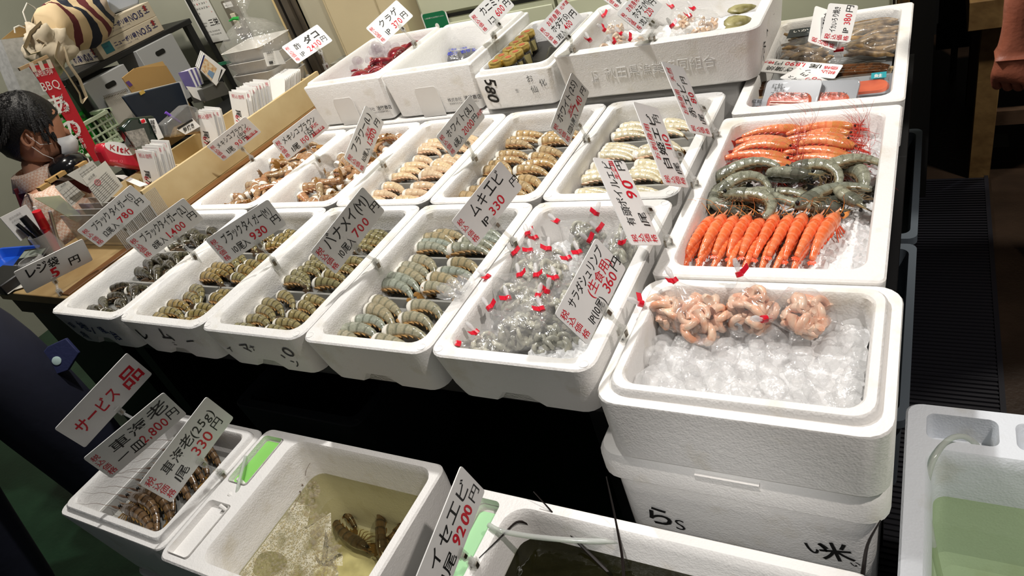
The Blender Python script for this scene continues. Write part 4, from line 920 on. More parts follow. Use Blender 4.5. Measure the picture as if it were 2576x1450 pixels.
for k in range(20):
    T = az(*ties[k], tz[k]); o = offs[k]; r = rg.uniform(.040, .046)
    ctr = T + Vector((o[0] * 1.1, o[1] * 1.1, -.030)); ctr.x = min(max(ctr.x, 1.24 + .070), 1.55 - .070); ctr.y = min(max(ctr.y, .072), .42)
    row = rows_sorted.index(ties[k][1] // 60); ix = sorted(rowid[ties[k][1] // 60], key=lambda q: ties[q][0]).index(k)
    knot_bag(T, ctr, r, 'clear knotted bag of raw peeled shrimp, row %s from front, %s from left, red tape' % (ORD[row], ORD[ix]), 'knotted bags of raw shrimp', raw_shrimp, 'raw grey peeled shrimp filling the bag in row %s from front, %s from left' % (ORD[row], ORD[ix]), 40 + k, 22, .8, (rg.choice((-1, 1)), rg.uniform(.2, 1)), 'raw shrimp in the knotted bags')
for k, (x, y) in enumerate(((1.475, .125), (1.478, .215), (1.475, .305), (1.472, .395), (1.39, .405), (1.385, .155))):
    w_ = ('nearest', 'second', 'third', 'fourth')[k] + ' along the right wall of the box' if k < 4 else ('at the back wall of the box', 'in the middle front of the box')[k - 4]
    knot_bag((x + .012, y + .03, .802), (x, y, .768), .043, 'clear knotted bag of raw shrimp, ' + w_, 'knotted bags of raw shrimp', raw_shrimp, 'raw grey peeled shrimp in the bag ' + w_, 70 + k, 22, .8, (rg.choice((-1, 1)), .5), 'raw shrimp in the knotted bags')
# big loose bow hanging over the rim
wb = MB(); q0 = az(1160, 742, .812)
for a, l, wd in ((2.9, .055, .02), (2.2, .05, .022), (3.6, .045, .02), (1.7, .05, .018)):
    dr = Vector((cos(a), sin(a), .15)); sd = Vector((-dr.y, dr.x, .2)).normalized()
    rr_ = []
    for i in range(6):
        s_ = i / 5; wv = wd * sin(pi * (.08 + .8 * s_)) * 1.1
        rr_.append([q0 + dr * l * s_ + sd * wv * (j - 2) / 2 + Vector((0, 0, .004 * sin(j * 2.5 + i) + .002)) for j in range(5)])
    wb.loft(rr_, False, False, False)
wo = wb.build('loose_film_bow', FILM, None, 60); tag(wo, 'loose wrinkled bow of clear film lying over the rim beside the grey prawns', 'plastic film')
sol = wo.modifiers.new('s', 'SOLIDIFY'); sol.thickness = .0008
ice_bed('crushed_ice', 'crushed ice at the front right of the knotted bag box', 1.395, .245, .228, .40, lambda x, y: .724 + (.042 if (x > 1.40 and y < .11) else 0), 46, 80, .004, ICE, seed=9)
# four bags of boiled shrimp on ice cubes
BG = [((1612, 764), (1688, 782), .80, .044, 0, 'leftmost bag of boiled shrimp, knot pointing left'), ((1697, 706), (1768, 800), .80, .047, 1., 'bag of boiled shrimp with pointed corner, second from left'),
      ((1860, 690), (1893, 782), .802, .043, 0, 'bag of boiled shrimp with upright knot, third from left'), ((1922, 803), (2022, 790), .80, .047, 0, 'rightmost bag of boiled shrimp, red tape facing the viewer')]
for k, (a, b_, z_, r, pt, lab) in enumerate(BG):
    T = az(*a, .835 if k in (1, 2) else .812); Cc = az(*b_, .785)
    knot_bag(T, Cc, r, 'clear ' + lab, 'bags of boiled shrimp', boiled_shrimp, 'pink boiled peeled shrimp inside the ' + lab.split(',')[0].replace('bag of boiled shrimp', 'bag'), 80 + k, 34, .75, ((-1, 1)[k % 2], .8), 'boiled shrimp in bags', pt)
ice_bed('crushed_ice', 'white ice bed under the cubes in the boiled shrimp box', 1.757, .10, .302, .21, lambda x, y: .748, 40, 30, .003, ICE, seed=15)
cb = MB(); rr = random.Random(5)
def ice_cube(mb, c, s_, rr, sq=.38):
    Mq = Matrix.Translation(c) @ Matrix.Rotation(rr.uniform(0, 6.28), 4, 'Z') @ Matrix.Rotation(rr.uniform(-.5, .5), 4, 'X') @ Matrix.Rotation(rr.uniform(-.5, .5), 4, 'Y')
    n, m_ = 12, 8
    def se(v, e): return math.copysign(abs(v) ** e, v)
    mb.loft([[(s_[0] * se(cos(u_), sq) * se(cos(v_), sq), s_[1] * se(sin(u_), sq) * se(cos(v_), sq), s_[2] * se(sin(v_), sq)) for u_ in [2 * pi * i / n for i in range(n)]] for v_ in [-pi / 2 + .12 + (pi - .24) * i / m_ for i in range(m_ + 1)]], M=Mq)
for j in range(6):
    for i in range(9):
        x = 1.757 - .136 + .034 * i + rr.uniform(-.008, .008); y = .10 - .086 + .034 * j + rr.uniform(-.007, .007)
        s_ = rr.uniform(.015, .020); ice_cube(cb, (x, y, .761 + rr.uniform(-.005, .004)), (s_, s_ * rr.uniform(.7, 1), s_ * rr.uniform(.65, .9)), rr)
tag(cb.build('ice_cubes', ICEC, None, 50), 'loose clear ice cubes filling the front box under the boiled shrimp bags', 'ice', None, 'stuff')
# ================================================================== TANKS AND LIVE PRAWNS
def water_mat(name, tint, rough=.03, opaque=0., col='202010', bump=.25, bscale=14):
    m = bpy.data.materials.new(name); m.use_nodes = True; t = NT(m); nt = t.nt; nt.nodes.clear()
    out = t.n('ShaderNodeOutputMaterial'); tr = t.n('ShaderNodeBsdfTransparent'); g = t.n('ShaderNodeBsdfGlossy'); tr.inputs[0].default_value = lin(tint); g.inputs['Roughness'].default_value = rough
    fr = t.n('ShaderNodeFresnel'); fr.inputs[0].default_value = 1.33
    tc = t.n('ShaderNodeTexCoord'); n = t.n('ShaderNodeTexNoise'); n.inputs['Scale'].default_value = bscale; nt.links.new(tc.outputs['Object'], n.inputs[0])
    bp = t.n('ShaderNodeBump'); bp.inputs['Strength'].default_value = bump; bp.inputs['Distance'].default_value = .004; nt.links.new(n.outputs[0], bp.inputs['Height'])
    nt.links.new(bp.outputs[0], g.inputs['Normal']); nt.links.new(bp.outputs[0], fr.inputs['Normal'])
    base = tr
    if opaque:
        d = t.n('ShaderNodeBsdfDiffuse'); d.inputs[0].default_value = lin(col); mx = t.n('ShaderNodeMixShader'); mx.inputs[0].default_value = opaque
        nt.links.new(tr.outputs[0], mx.inputs[1]); nt.links.new(d.outputs[0], mx.inputs[2]); base = mx
    m2 = t.n('ShaderNodeMixShader'); nt.links.new(fr.outputs[0], m2.inputs[0]); nt.links.new(base.outputs[0], m2.inputs[1]); nt.links.new(g.outputs[0], m2.inputs[2])
    nt.links.new(m2.outputs[0], out.inputs[0]); return m
def water(name, label, x0, x1, y0, y1, z, r, m):
    mb = MB(); mb.loft([ring(x1 - x0, y1 - y0, r, 0)], False, True)
    o = mb.build(name, m, None, 0); o.location = ((x0 + x1) / 2, (y0 + y1) / 2, z); return tag(o, label, 'water', None, 'stuff')
water('tank_water', 'cloudy olive water in the prawn tank', .851, 1.194, -.351, -.079, .478, .028, water_mat('olive_water', 'e2dfc2'))
water('tank_water', 'dark greenish black water in the lobster tank', 1.398, 1.892, -.392, -.113, .505, .036, water_mat('dark_water', '8a8868', opaque=.55, col='121209', bump=.5, bscale=30))
water('tank_water', 'pale green water in the right tank', 1.998, 2.578, -.322, .134, .478, .018, water_mat('green_water', 'e2efd2', opaque=.2, col='c6dca8'))
S_kur = shell('kuruma_shell', '7a5f42', '2a1d12', '6a5a3a', '6a5238', .85, flesh=False, speck=.3, segs=6.2)
H_kur = shell('kuruma_head', '5c4836', '2c1f16', '7a5a3a', '50402e', .5, flesh=False, speck=.5, segs=4)
pr_kur = [prawn('kuruma_prawn', S_kur, L=.125, R=.0145, curl=c, head=.06, th0=.15, legm=mat('amber_legs%d' % i, '8a6a3a', .35), tailm=mat('kuruma_tail%d' % i, '7a5a2a', .3), headm=H_kur, ant=3, antm=mat('brown_antenna%d' % i, '6a4a30', .35), label='x') for i, c in enumerate((.7, 1.2))]
mb = MB(); mb.loft([ring(.24, .245, .02, 0), ring(.262, .265, .022, .022), ring(.268, .271, .024, .024), ring(.268, .271, .024, .0255), ring(.258, .261, .022, .0235), ring(.236, .24, .018, .0025)])
o = mb.build('steel_tray', traym); o.location = (.545, -.213, .497); tag(o, 'stainless tray of live kuruma prawns in the front left foam box', 'tray')
for k in range(9):
    y = -.31 + .0235 * k
    put(pr_kur[k % 2], trs((.553 + rg.uniform(-.008, .008), y, .520 + .004 * (k % 2) + .001 * k), rg.uniform(-.12, .1) - .12, radians(40) + rg.uniform(-.2, .2), s=rg.uniform(.92, 1.02)), '%s kuruma prawn from front, lying in the tray of front left box' % ORD[k])
for k, (u, v, z, a, c, lab, rx, ry) in enumerate(((792, 1225, .40, 2.2, 0, 'dark prawn standing against the back wall of the tank', .6, .9), (838, 1292, .335, .15, 1, 'curled brown prawn lying under the standing one on tank floor', .5, 0),
    (868, 1335, .335, 2.8, 0, 'prawn with tail pointing right, half under the bubbles', .4, 0), (962, 1318, .35, 2.15, 0, 'big dark prawn lying lengthwise at the right of the tank', 1.3, 0), (1020, 1305, .345, 4.6, 0, 'prawn with spread tail at the right wall of tank', .3, 0), (760, 1290, .34, 3.6, 1, 'prawn in the left corner of the tank beside the bubbles', .4, 0))):
    P_ = az(u, v, z); put(pr_kur[c], trs(P_, a, rx, ry, s=.95), lab)
# pale scraps on the tank floor, bubbles and froth
rr = random.Random(3)
sand = mat('pale_tank_floor', 'f6f1da', .7, var=.25, vscale=30); o = MB().loft([ring(.305, .235, .02, 0)], False, True).build('tank_floor_sheet', sand, None, 0); o.location = (1.0225, -.215, .3125); tag(o, 'pale sheet on the floor of the prawn tank', 'sheet')
bub = clear_mat('bubble_film', 'f4efd8', .5, .05, 0, 50, .10); bb = MB()
for k in range(2600):
    x = rr.uniform(.86, 1.15); y = rr.uniform(-.346, -.10)
    f = (x - .86) / .3 + (y + .346) / .27 * 1.15
    if f > 1.05 + .2 * noise.noise(Vector((x * 20, y * 20, 0))): continue
    r = rr.choice((.0012, .0016, .002, .0026, .0035)) * (1.5 if f > .85 else 1)
    bb.lathe([(r, 0), (r * .86, r * .5), (r * .5, r * .86), (r * .1, r)], 8, (x, y, .478))
tag(bb.build('bubbles', bub, None, 60), 'clear bubbles floating over the left half of prawn tank', 'bubbles', None, 'stuff')
fm = bpy.data.materials.new('froth'); fm.use_nodes = True; t = NT(fm); b = t.nt.nodes['Principled BSDF']; b.inputs['Base Color'].default_value = lin('d9d3c0'); b.inputs['Roughness'].default_value = .4
tc = t.n('ShaderNodeTexCoord'); n1 = t.n('ShaderNodeTexVoronoi'); n1.inputs['Scale'].default_value = 330; t.nt.links.new(tc.outputs['Object'], n1.inputs[0])
n2 = t.n('ShaderNodeTexNoise'); n2.inputs['Scale'].default_value = 22; n2.inputs['Detail'].default_value = 4; t.nt.links.new(tc.outputs['Object'], n2.inputs[0])
t.nt.links.new(t.math('MULTIPLY', t.step(n1.outputs[0], .2, .6), t.math('MULTIPLY', t.step(n2.outputs[0], .30, .62), .7)), b.inputs['Alpha'])
fr_ = MB(); cx, cy = .905, -.295; fr_.loft([[(cx + r * 1.25 * cos(a) * (1 + .12 * sin(3 * a)), max(-.35, cy + r * cos(0) * sin(a) * (1 + .1 * cos(2 * a))), .4795) for a in [2 * pi * i / 40 for i in range(40)]] for r in (.03, .05, .075, .1, .13, .155)], False, False)
for i, v in enumerate(fr_.v): v.x = min(max(.856, v.x), 1.05 + .02 * sin(v.y * 110)); v.y = min(v.y, -.13 - .62 * (v.x - .86) + .025 * sin(v.x * 60) + .018 * sin(v.x * 140))
tag(fr_.build('froth', fm, None, 0), 'ring of white froth around the air bubbles in prawn tank', 'froth', None, 'stuff')
# cut-outs and fittings
lime = mat('lime_green_sheet', '8ed46a', .4); pgreen = mat('pale_green_sheet', 'a5d6a4', .3)
tag(MB().prism(rrect(.052, .11, .006, 4, (.782, -.137)), .5595, .5612).build('green_sheet', lime), 'lime green plastic strip in the rim of the prawn tank', 'strip')
tag(MB().prism(rrect(.042, .13, .008, 4, (1.343, -.18)), .5415, .545).build('green_sheet', pgreen), 'pale green plastic in the rim pocket of the lobster tank', 'strip')
TUBE = clear_mat('air_hose_vinyl', 'dfe8dc', .5, .1, 0, 50, .35)
def hose(pts, label, r=.0045):
    out = []
    P = [Vector(p) for p in pts]
    for i in range(len(P) - 1):
        p0, p1, p2, p3 = P[max(i - 1, 0)], P[i], P[i + 1], P[min(i + 2, len(P) - 1)]
        for k in range(6):
            s = k / 6; out.append(.5 * ((2 * p1) + (p2 - p0) * s + (2 * p0 - 5 * p1 + 4 * p2 - p3) * s * s + (3 * p1 - p0 - 3 * p2 + p3) * s ** 3))
    out.append(P[-1]); return tag(MB().tube(out, r, 10).build('air_hose', TUBE), label, 'hose')
hose([az(618, 1150, .572), az(610, 1180, .578), az(598, 1230, .572), az(588, 1300, .53), az(580, 1390, .48), az(585, 1420, .42)], 'clear air hose hanging over the left rim of prawn tank', .0035)
hose([az(1230, 1322, .575), az(1262, 1337, .578), az(1350, 1352, .56), az(1480, 1362, .545), az(1640, 1362, .54), az(1740, 1382, .53), az(1800, 1420, .51), az(1850, 1475, .47)], 'thick pale green air hose across the lobster tank')
hose([az(2468, 1145, .52), az(2455, 1118, .565), az(2420, 1098, .58), az(2380, 1112, .58), az(2345, 1165, .57), az(2330, 1240, .54), az(2340, 1330, .5), az(2362, 1440, .44), az(2380, 1500, .40)], 'clear air hose bending into the green water tank', .0042)
for k, (u, v) in enumerate(((612, 1214), (590, 1252), (568, 1281))):
    p = az(u - 14, v - 8, .57); q = az(u + 12, v + 12, .555)
    tag(MB().tube([p, (p + q) / 2 + Vector((0, 0, .003)), q], [.0045, .004, .0025], 8).build('hose_clip', WHT), ('upper', 'middle', 'lower')[k] + ' of three white plastic pegs on the prawn tank rim', 'peg', 'white pegs on the prawn tank')
# lobsters: mostly under water at the picture's lower edge
lobm = mat('spiny_lobster_shell', '5a2f20', .35, col2='2a1a12', vscale=60, bump=.6, bscale=120); antm = mat('lobster_antenna', '1c1412', .4)
def lobster(x, y, z, rz, label, ants):
    t = thing('spiny_lobster', label, 'lobster', (x, y, z), None, (0, 0, rz)); inv = Matrix.Translation((x, y, z)) @ Matrix.Rotation(rz, 4, 'Z'); inv = inv.inverted()
    MB().loft([[(s, r * cos(a), r * .85 * sin(a)) for a in [2 * pi * j / 14 for j in range(14)]] for s, r in ((-.01, .016), (.0, .024), (.03, .031), (.07, .032), (.10, .027))]).build('carapace', lobm, t)
    MB().loft([[(s, r * cos(a), r * .7 * sin(a)) for a in [2 * pi * j / 14 for j in range(14)]] for s, r in [(.1 + .02 * i + .018 * f, .028 - .0022 * i - .002 * f) for i in range(6) for f in (0, 1)]]).build('abdomen', lobm, t)
    tf = MB()
    for a in (-.8, -.4, 0, .4, .8): tf.box((.245, .04 * sin(a), 0), (.04, .018, .003), Matrix.Rotation(a * .3, 4, 'Z'))
    tf.build('tail_fan', lobm, t)
    lg = MB()
    for k in range(4):
        for s in (-1, 1): lg.tube([(.03 + .02 * k, s * .025, -.01), (.02 + .02 * k, s * .06, .0), (.0 + .02 * k, s * .085, -.02)], [.004, .003, .0015], 6)
    lg.build('legs', lobm, t)
    for pts in ants:
        P = [inv @ Vector(p) for p in pts]; out = []
        for i in range(len(P) - 1):
            for k in range(5): out.append(P[i].lerp(P[i + 1], k / 5))
        out.append(P[-1])
        for _ in range(3): out = [out[0]] + [(out[i - 1] + out[i] * 2 + out[i + 1]) / 4 for i in range(1, len(out) - 1)] + [out[-1]]
        MB().tube(out, [.0032 * (1 - .8 * i / len(out)) for i in range(len(out))], 6).build('antenna', antm, t)
    for s in (-1, 1): MB().ball((-.005, s * .012, .018), .005).build('eye', INK, t)
    return t
lobster(1.55, -.33, .478, radians(-120), 'dark brown spiny lobster with long whips in the lobster tank, left one', [[az(1570, 1460, .50), az(1566, 1400, .53), az(1545, 1290, .60), az(1525, 1200, .66)], [az(1540, 1450, .50), az(1440, 1352, .525), az(1390, 1290, .57), az(1342, 1237, .60)]])
lobster(1.75, -.34, .470, radians(-60), 'dark brown spiny lobster in the lobster tank, right one', [[az(1828, 1452, .50), az(1834, 1410, .54), az(1846, 1390, .56), az(1840, 1382, .56), az(1815, 1420, .53)], [az(2170, 1450, .55), az(2180, 1370, .60), az(2215, 1310, .64)]])
lobster(1.46, -.30, .455, radians(200), 'spiny lobster deep in the left corner of the lobster tank', [[az(1345, 1345, .50), az(1330, 1318, .54), az(1300, 1310, .56), az(1262, 1350, .575), az(1205, 1405, .585)]])
# ================================================================== UPPER BOXES
oct_m = mat('octopus_red', '9c2630', .2, col2='641622', vscale=40, coat=.5); suck = mat('octopus_sucker', 'e2a09a', .3)
def octopus(cx, cy, z, label, seed):
    t = thing('octopus', label, 'octopus', (cx, cy, z)); rng = random.Random(seed); sk = MB()
    MB().ball((0, 0, .012), (.042, .036, .03), 14, 10).build('head', oct_m, t)
    for k in range(8):
        a = k * pi / 4 + rng.uniform(-.2, .2); pts = []; p = Vector((.02 * cos(a), .02 * sin(a), .012)); w = rng.choice((-1, 1)) * rng.uniform(.25, .5)
        for i in range(14):
            pts.append(p.copy()); p = p + Vector((cos(a) * .012, sin(a) * .012, .006 * sin(i * .6 + k))); a += w * (.3 + i * .07)
            p.x = max(-.125, min(.125, p.x)); p.y = max(-.17, min(.15, p.y))
            if i > 1: sk.ball(p + Vector((.004 * cos(a + 1.57), .004 * sin(a + 1.57), .006)), .0035 * (1.1 - i / 16), 6, 4)
        MB().tube(pts, [.014 * (1 - i / 17) for i in range(14)], 8).build('arm', oct_m, t, 60)
    sk.build('suckers', suck, t, 60)
octopus(.31, 1.13, .895, 'red vinegared octopus under ice lumps, near end of left deep box', 2)
octopus(.36, 1.30, .902, 'red vinegared octopus at the far end of left deep box', 5)
def lump(x, y, z, r, label, rr):
    mb = MB(); ice_cube(mb, (0, 0, 0), (r, r * .9, r * .85), rr, .75)
    o = mb.build('ice_lump', CLEARICE, None, 60); o.location = (x, y, z); return tag(o, label, 'ice', 'ice lumps on the octopus')
CLEARICE = clear_mat('clear_wet_ice', 'f2eef0', .5, .04, .3, 40, .12)
rr = random.Random(8)
lp = [(868, 185), (885, 172), (905, 172), (930, 160), (915, 150), (945, 140), (925, 132), (962, 158), (955, 118), (985, 118), (1000, 132), (1012, 110), (975, 140)]
for k, (u, v) in enumerate(lp):
    p = az(u, v, .905); p.x = min(max(p.x, .21), .46); p.y = min(max(p.y, 1.05), 1.38); lump(p.x, p.y, .918 + .008 * (k % 3), rr.uniform(.013, .02), 'rounded clear ice lump on the octopus, %s from the left' % ORD[sorted(range(13), key=lambda q: lp[q][0]).index(k)], rr)
ice_bed('crushed_ice', 'crushed ice under the octopus in left deep box', .332, 1.215, .268, .35, lambda x, y: .875, 20, 28, .006, ICE, seed=21)
ice_bed('crushed_ice', 'crushed ice in the deep box of blue printed packets', .672, 1.215, .268, .35, lambda x, y: .838, 20, 28, .004, ICE, seed=22)
for k, (u, v) in enumerate(((1128, 132), (1160, 122), (1195, 112))):
    p = az(u, v, .872); t = thing('printed_packet', '%s clear packet with blue printing in the second deep box' % ('left', 'middle', 'right')[k], 'packet', (p.x, min(p.y, 1.36), .862), 'blue printed packets')
    t.rotation_euler = (.5, .2, .5 * k)
    mb = MB(); mb.loft([ring(.075, .06, .012, -.008), ring(.09, .075, .02, 0), ring(.07, .055, .015, .012), ring(.04, .03, .01, .016)]); mb.build('film', FILM, t, 60)
    mb = MB(); mb.loft([ring(.06, .045, .01, -.006), ring(.07, .05, .015, 0), ring(.05, .035, .01, .008)]); mb.build('filling', mat('dark_grey_filling%d' % k, '4b4a50', .3, var=.4, vscale=90), t, 60)
    mb = MB(); text_mb(mb, 'めかぶ', -.03, -.01, .02, Matrix.Translation((0, 0, .0165)), off=.02, jit=.1); text_mb(mb, '三陸産', -.025, .012, .01, Matrix.Translation((0, 0, .0165)), off=.01); mb.build('printing', mat('bright_blue_print%d' % k, '2838b0', .4), t, 0)
# jars
gold = mat('gold_lid', 'dcbc68', .3, .8); jarc = mat('brown_jar_content', '3a3226', .12, coat=.8); lab_m = mat('cream_jar_label', 'd9c98a', .5); redl = mat('red_lid_sticker', 'b0583a', .5)
jars = [(1237, 158), (1278, 141), (1250, 138), (1296, 127), (1265, 121), (1312, 110), (1280, 106), (1304, 91), (1322, 77)]
j0 = None
for k, (u, v) in enumerate(jars):
    p = az(u, v, .935); p.x = min(max(p.x, .897), 1.04); p.y = max(p.y, 1.045); zb = .868
    lab = '%s gold lidded jar from the near end of the 580 box' % ORD[k]
    if j0 is None:
        t = thing('jar', lab, 'jar', (p.x, p.y, zb), 'gold lidded jars')
        MB().lathe([(.018, 0), (.0205, .003), (.0205, .042), (.018, .047)], 22).build('body', jarc, t)
        MB().lathe([(.0212, .046), (.0222, .048), (.0222, .062), (.0205, .0645)], 26).build('lid', gold, t)
        MB().cyl((0, 0, .0645), .0095, .0006, 18).build('lid_sticker', redl, t)
        lb = MB(); lb.loft([[(.0209 * cos(a), .0209 * sin(a), z) for a in [-pi / 2 - .9 + 2.2 * i / 14 for i in range(15)]] for z in (.006, .038)], False, False, False); lb.build('label', lab_m, t)
        j0 = t
    else: t = copy_tree(j0); t.location = (p.x, p.y, zb); t['label'] = lab
    t.rotation_euler = (0, 0, rr.uniform(-.3, .5))
tag(MB().box((.968, 1.195, .85), (.19, .34, .03)).build('jar_bed', mat('dark_jar_tray', '2a2826', .5)), 'dark tray under the gold lidded jars', 'tray')
t = thing('dark_pack', 'black printed pack lying right of the gold lidded jars', 'pack', (1.048, 1.10, .885)); t.rotation_euler = (.3, .5, .3)
MB().box((0, 0, 0), (.05, .12, .018)).build('pouch', mat('black_pack', '1e1a1c', .25, coat=.5), t, bevel=.006)
mb = MB(); text_mb(mb, '塩辛', -.018, -.02, .02, Matrix.Translation((0, 0, .0098)), off=.01); mb.build('printing', mat('pink_print', 'd8606a', .4), t, 0)
# scallops
scal = mat('scallop_meat', 'ecd3b6', .25, col2='dcb492', vscale=45, coat=.3)
sties = [(1477, 47), (1520, 75), (1563, 85), (1484, 101), (1585, 99), (1545, 106), (1691, 17), (1745, 22), (1735, 40), (1690, 66)]
so = [(.03, -.03), (.03, .015), (.035, -.01), (.03, -.025), (.035, -.02), (.03, -.03), (.03, -.03), (.035, -.02), (.03, -.035), (.03, -.025)]
for k, (u, v) in enumerate(sties):
    T = az(u, v, .938); T.x = min(max(T.x, 1.15), 1.58); T.y = min(max(T.y, 1.0), 1.31); c = T + Vector((so[k][0], so[k][1], -.035)); c.x = min(max(c.x, 1.19), 1.56); c.y = min(max(c.y, 1.045), 1.28)
    knot_bag(T, c, .037, 'clear knotted bag of scallops, %s from the left in the long box' % ORD[sorted(range(10), key=lambda q: sties[q][0]).index(k)], 'knotted bags of scallops', scal, 'pale scallop meat in the %s bag from the left' % ORD[sorted(range(10), key=lambda q: sties[q][0]).index(k)], 120 + k, 9, .8, (rg.choice((-1, 1)), rg.uniform(.2, 1)), 'scallops in bags')
ice_bed('crushed_ice', 'crushed ice under the scallop bags', 1.372, 1.165, .44, .31, lambda x, y: .868, 40, 28, .004, ICE, seed=31)
shellm = mat('green_brown_shell', '6b6436', .4, col2='b0a878', vscale=30, bump=.6, bscale=60)
for k, (u, v) in enumerate(((1862, 26), (1850, 44), (1846, 56))):
    p = az(u, v, .94); t = MB()
    t.loft([[(.055 * s_ - .03, w * cos(a), w * .38 * sin(a)) for a in [2 * pi * j / 12 for j in range(12)]] for s_, w in ((0, .004), (.12, .016), (.4, .026), (.75, .024), (1.1, .014), (1.25, .004))])
    o = t.build('mussel', shellm, None, 60); o.location = (min(p.x, 1.565), min(p.y, 1.3), .915 + .014 * (2 - k)); o.rotation_euler = (.3 * k, .1, .5 + .2 * k)
    tag(o, ('topmost', 'middle', 'lowest')[k] + ' of the three green brown mussels at the right of scallop box', 'mussel', 'mussels beside the scallops')
# ================================================================== DRIED SQUID, EEL, SALMON
zs = .752
tag(MB().box((1.757, 1.125, .738), (.27, .49, .026)).build('pack_bed', mat('grey_liner', '8d8f90', .3, trans=0)), 'grey liner under the squid, eel and salmon packs', 'liner')
sq = mat('dried_squid', 'a98a5c', .4, col2='5f4a34', vscale=60, bump=.4, bscale=90, coat=.3)
def squid_bag(x, y, w, d, label, seed, n, z=.775):
    t = thing('squid_bag', label, 'bag', (x, y, z), 'dried squid bags'); rng = random.Random(seed); sb = MB()
    for k in range(n):
        yy = -d / 2 + d * (k + .5) / n; x0 = -w / 2 + rng.uniform(.0, .02); a = rng.uniform(-.15, .15); pts = []
        for i in range(7): pts.append((x0 + (w - .03) * i / 6, yy + a * (i - 3) * .01 + .003 * sin(i * 1.7 + k), .006 * sin(i * .8 + k) + .008 * rng.random() + .012 * (k % 2)))
        sb.tube(pts, [.003, .006, .0075, .007, .0075, .006, .003], 6, flat=.6)
    sb.build('dried_squid', sq, t, 60)
    f = MB(); nx = 14; vs = []
    for s_ in (1, -1):
        rings = []
    rings = []
    for j in range(9):
        y_ = -d / 2 * 1.08 + d * 1.08 * j / 8; e = sin(pi * j / 8); rings.append([(w / 2 * 1.05 * cos(a) * (.9 + .1 * e), y_, (.026 * e + .002) * sin(a) * (1 + .25 * noise.noise(Vector((a * 2, j * .7, seed)))) + .008) for a in [2 * pi * i / 22 for i in range(22)]])
    f.loft(rings); f.build('film', FILM, t, 60)
    return t
squid_bag(1.845, 1.29, .15, .13, 'clear bag of brown dried squid strips at the back right corner', 4, 13)
squid_bag(1.85, 1.20, .14, .07, 'clear bag of golden squid strips in front of the corner bag', 7, 7, .772)
t = squid_bag(1.69, 1.27, .13, .15, 'clear bag of dried squid with a dark label, by the scallop box', 9, 11)
MB().box((-.01, .01, .036), (.07, .06, .001)).build('label', mat('dark_bag_label', '2e3238', .4), t)
mb = MB(); text_mb(mb, 'いか', -.035, .01, .02, Matrix.Translation((0, 0, .0375)), off=.01); mb.build('printing', WHT, t, 0)
squid_bag(1.72, 1.17, .12, .05, 'thin clear squid bag lying under the price cards', 12, 6, .768)
tk = MB(); p = az(2110, 125, .80); tk.tube([p, p + Vector((.004, .002, .018))], [.006, .003], 8); tag(tk.build('twisted_end', KNOT), 'white twisted bag end with red tape beside the squid cards', 'bag end')
tag(MB().box((p.x, p.y, p.z), (.022, .012, .006)).build('tape_tag', TAPE), 'red tape around the white twisted bag end', 'tape')
eelm = mat('glazed_eel', '5a3418', .14, col2='2e1a0c', vscale=70, bump=.9, bscale=160, coat=.6)
for k, (x, y, w, rz, lab) in enumerate(((1.80, 1.085, .18, -.14, 'glossy brown grilled eel fillet behind the salmon pack'), (1.635, 1.035, .1, .1, 'dark grilled eel fillet half hidden under the upside down cards'))):
    t = thing('eel_fillet', lab, 'eel', (x, y, .772)); t.rotation_euler = (0, 0, rz)
    MB().loft([[(s_ * w - w / 2, -.03 * f + .06 * f * i / 12, .010 * f * (.6 + .4 * abs(sin(i * 1.05))) if i not in (0, 12) else 0) for i in range(13)] + [(s_ * w - w / 2, .03 * f, -.004), (s_ * w - w / 2, -.03 * f, -.004)] for s_, f in [(q / 16, (1, .98)[q % 2] * min(1, .55 + q / 8, .6 + (16 - q) / 6)) for q in range(17)]]).build('fillet', eelm, t, 60)
    MB().box((0, -.004, -.008), (w * 1.05, .075, .006)).build('tray', mat('wood_print_tray%d' % k, 'cdb084', .5), t, bevel=.002)
sal = mat('smoked_salmon', 'd9633a', .22, col2='c04a28', vscale=30, bump=.4, bscale=60, coat=.5); gtray = mat('grey_pack_tray', '8c9096', .3)
def salmon_pack(x, y, z, rz, rx, label, sticker, writing):
    t = thing('salmon_pack', label, 'pack', (x, y, z), 'smoked salmon packs'); t.rotation_euler = (rx, 0, rz)
    MB().prism(rrect(.125, .085, .01, 4), 0, .006).build('tray', gtray, t)
    MB().loft([[(px * 1., py, .0062) for px, py in rrect(.10, .05, .02, 5, (0, -.012))], [(px * .96, py, .0115) for px, py in rrect(.095, .046, .02, 5, (0, -.012))]]).build('salmon', sal, t)
    MB().loft([ring(.129, .089, .012, .001), ring(.131, .091, .014, .008), ring(.118, .078, .012, .0135)]).build('film', FILMC, t)
    if sticker:
        MB().box((.028, .024, .0142), (.03, .026, .0008)).build('sticker', mat('teal_sticker', '2a8f9a', .4), t)
        mb = MB(); text_mb(mb, '鮭', .018, .015, .018, Matrix.Translation((0, 0, .0148)), off=.0); mb.build('printing', WHT, t, 0)
    if writing:
        mb = MB(); text_mb(mb, 'スモークサーモン', -.045, .0, .013, Matrix.Translation((0, 0, .0142)), fit=.09, off=.006); text_mb(mb, '紅鮭', -.045, .02, .013, Matrix.Translation((0, 0, .0142)), off=.006); mb.build('printing', INK, t, 0)
        mb = MB()
        for i in range(4): mb.box((.0, -.012 - .006 * i, .0143), (.08, .0022, .0004))
        mb.build('stripes', mat('white_stripes', 'e8d0c4', .5), t, 0)
FILMC = clear_mat('tight_clear_film', 'fbfbfb', .25, .06, .3, 30, .03)
salmon_pack(1.845, .985, .772, .02, .10, 'salmon pack with teal sticker at the right of squid box', True, False)
salmon_pack(1.70, .922, .790, -.25, .75, 'salmon pack with black printing standing tilted, left of the 930 card', False, True)
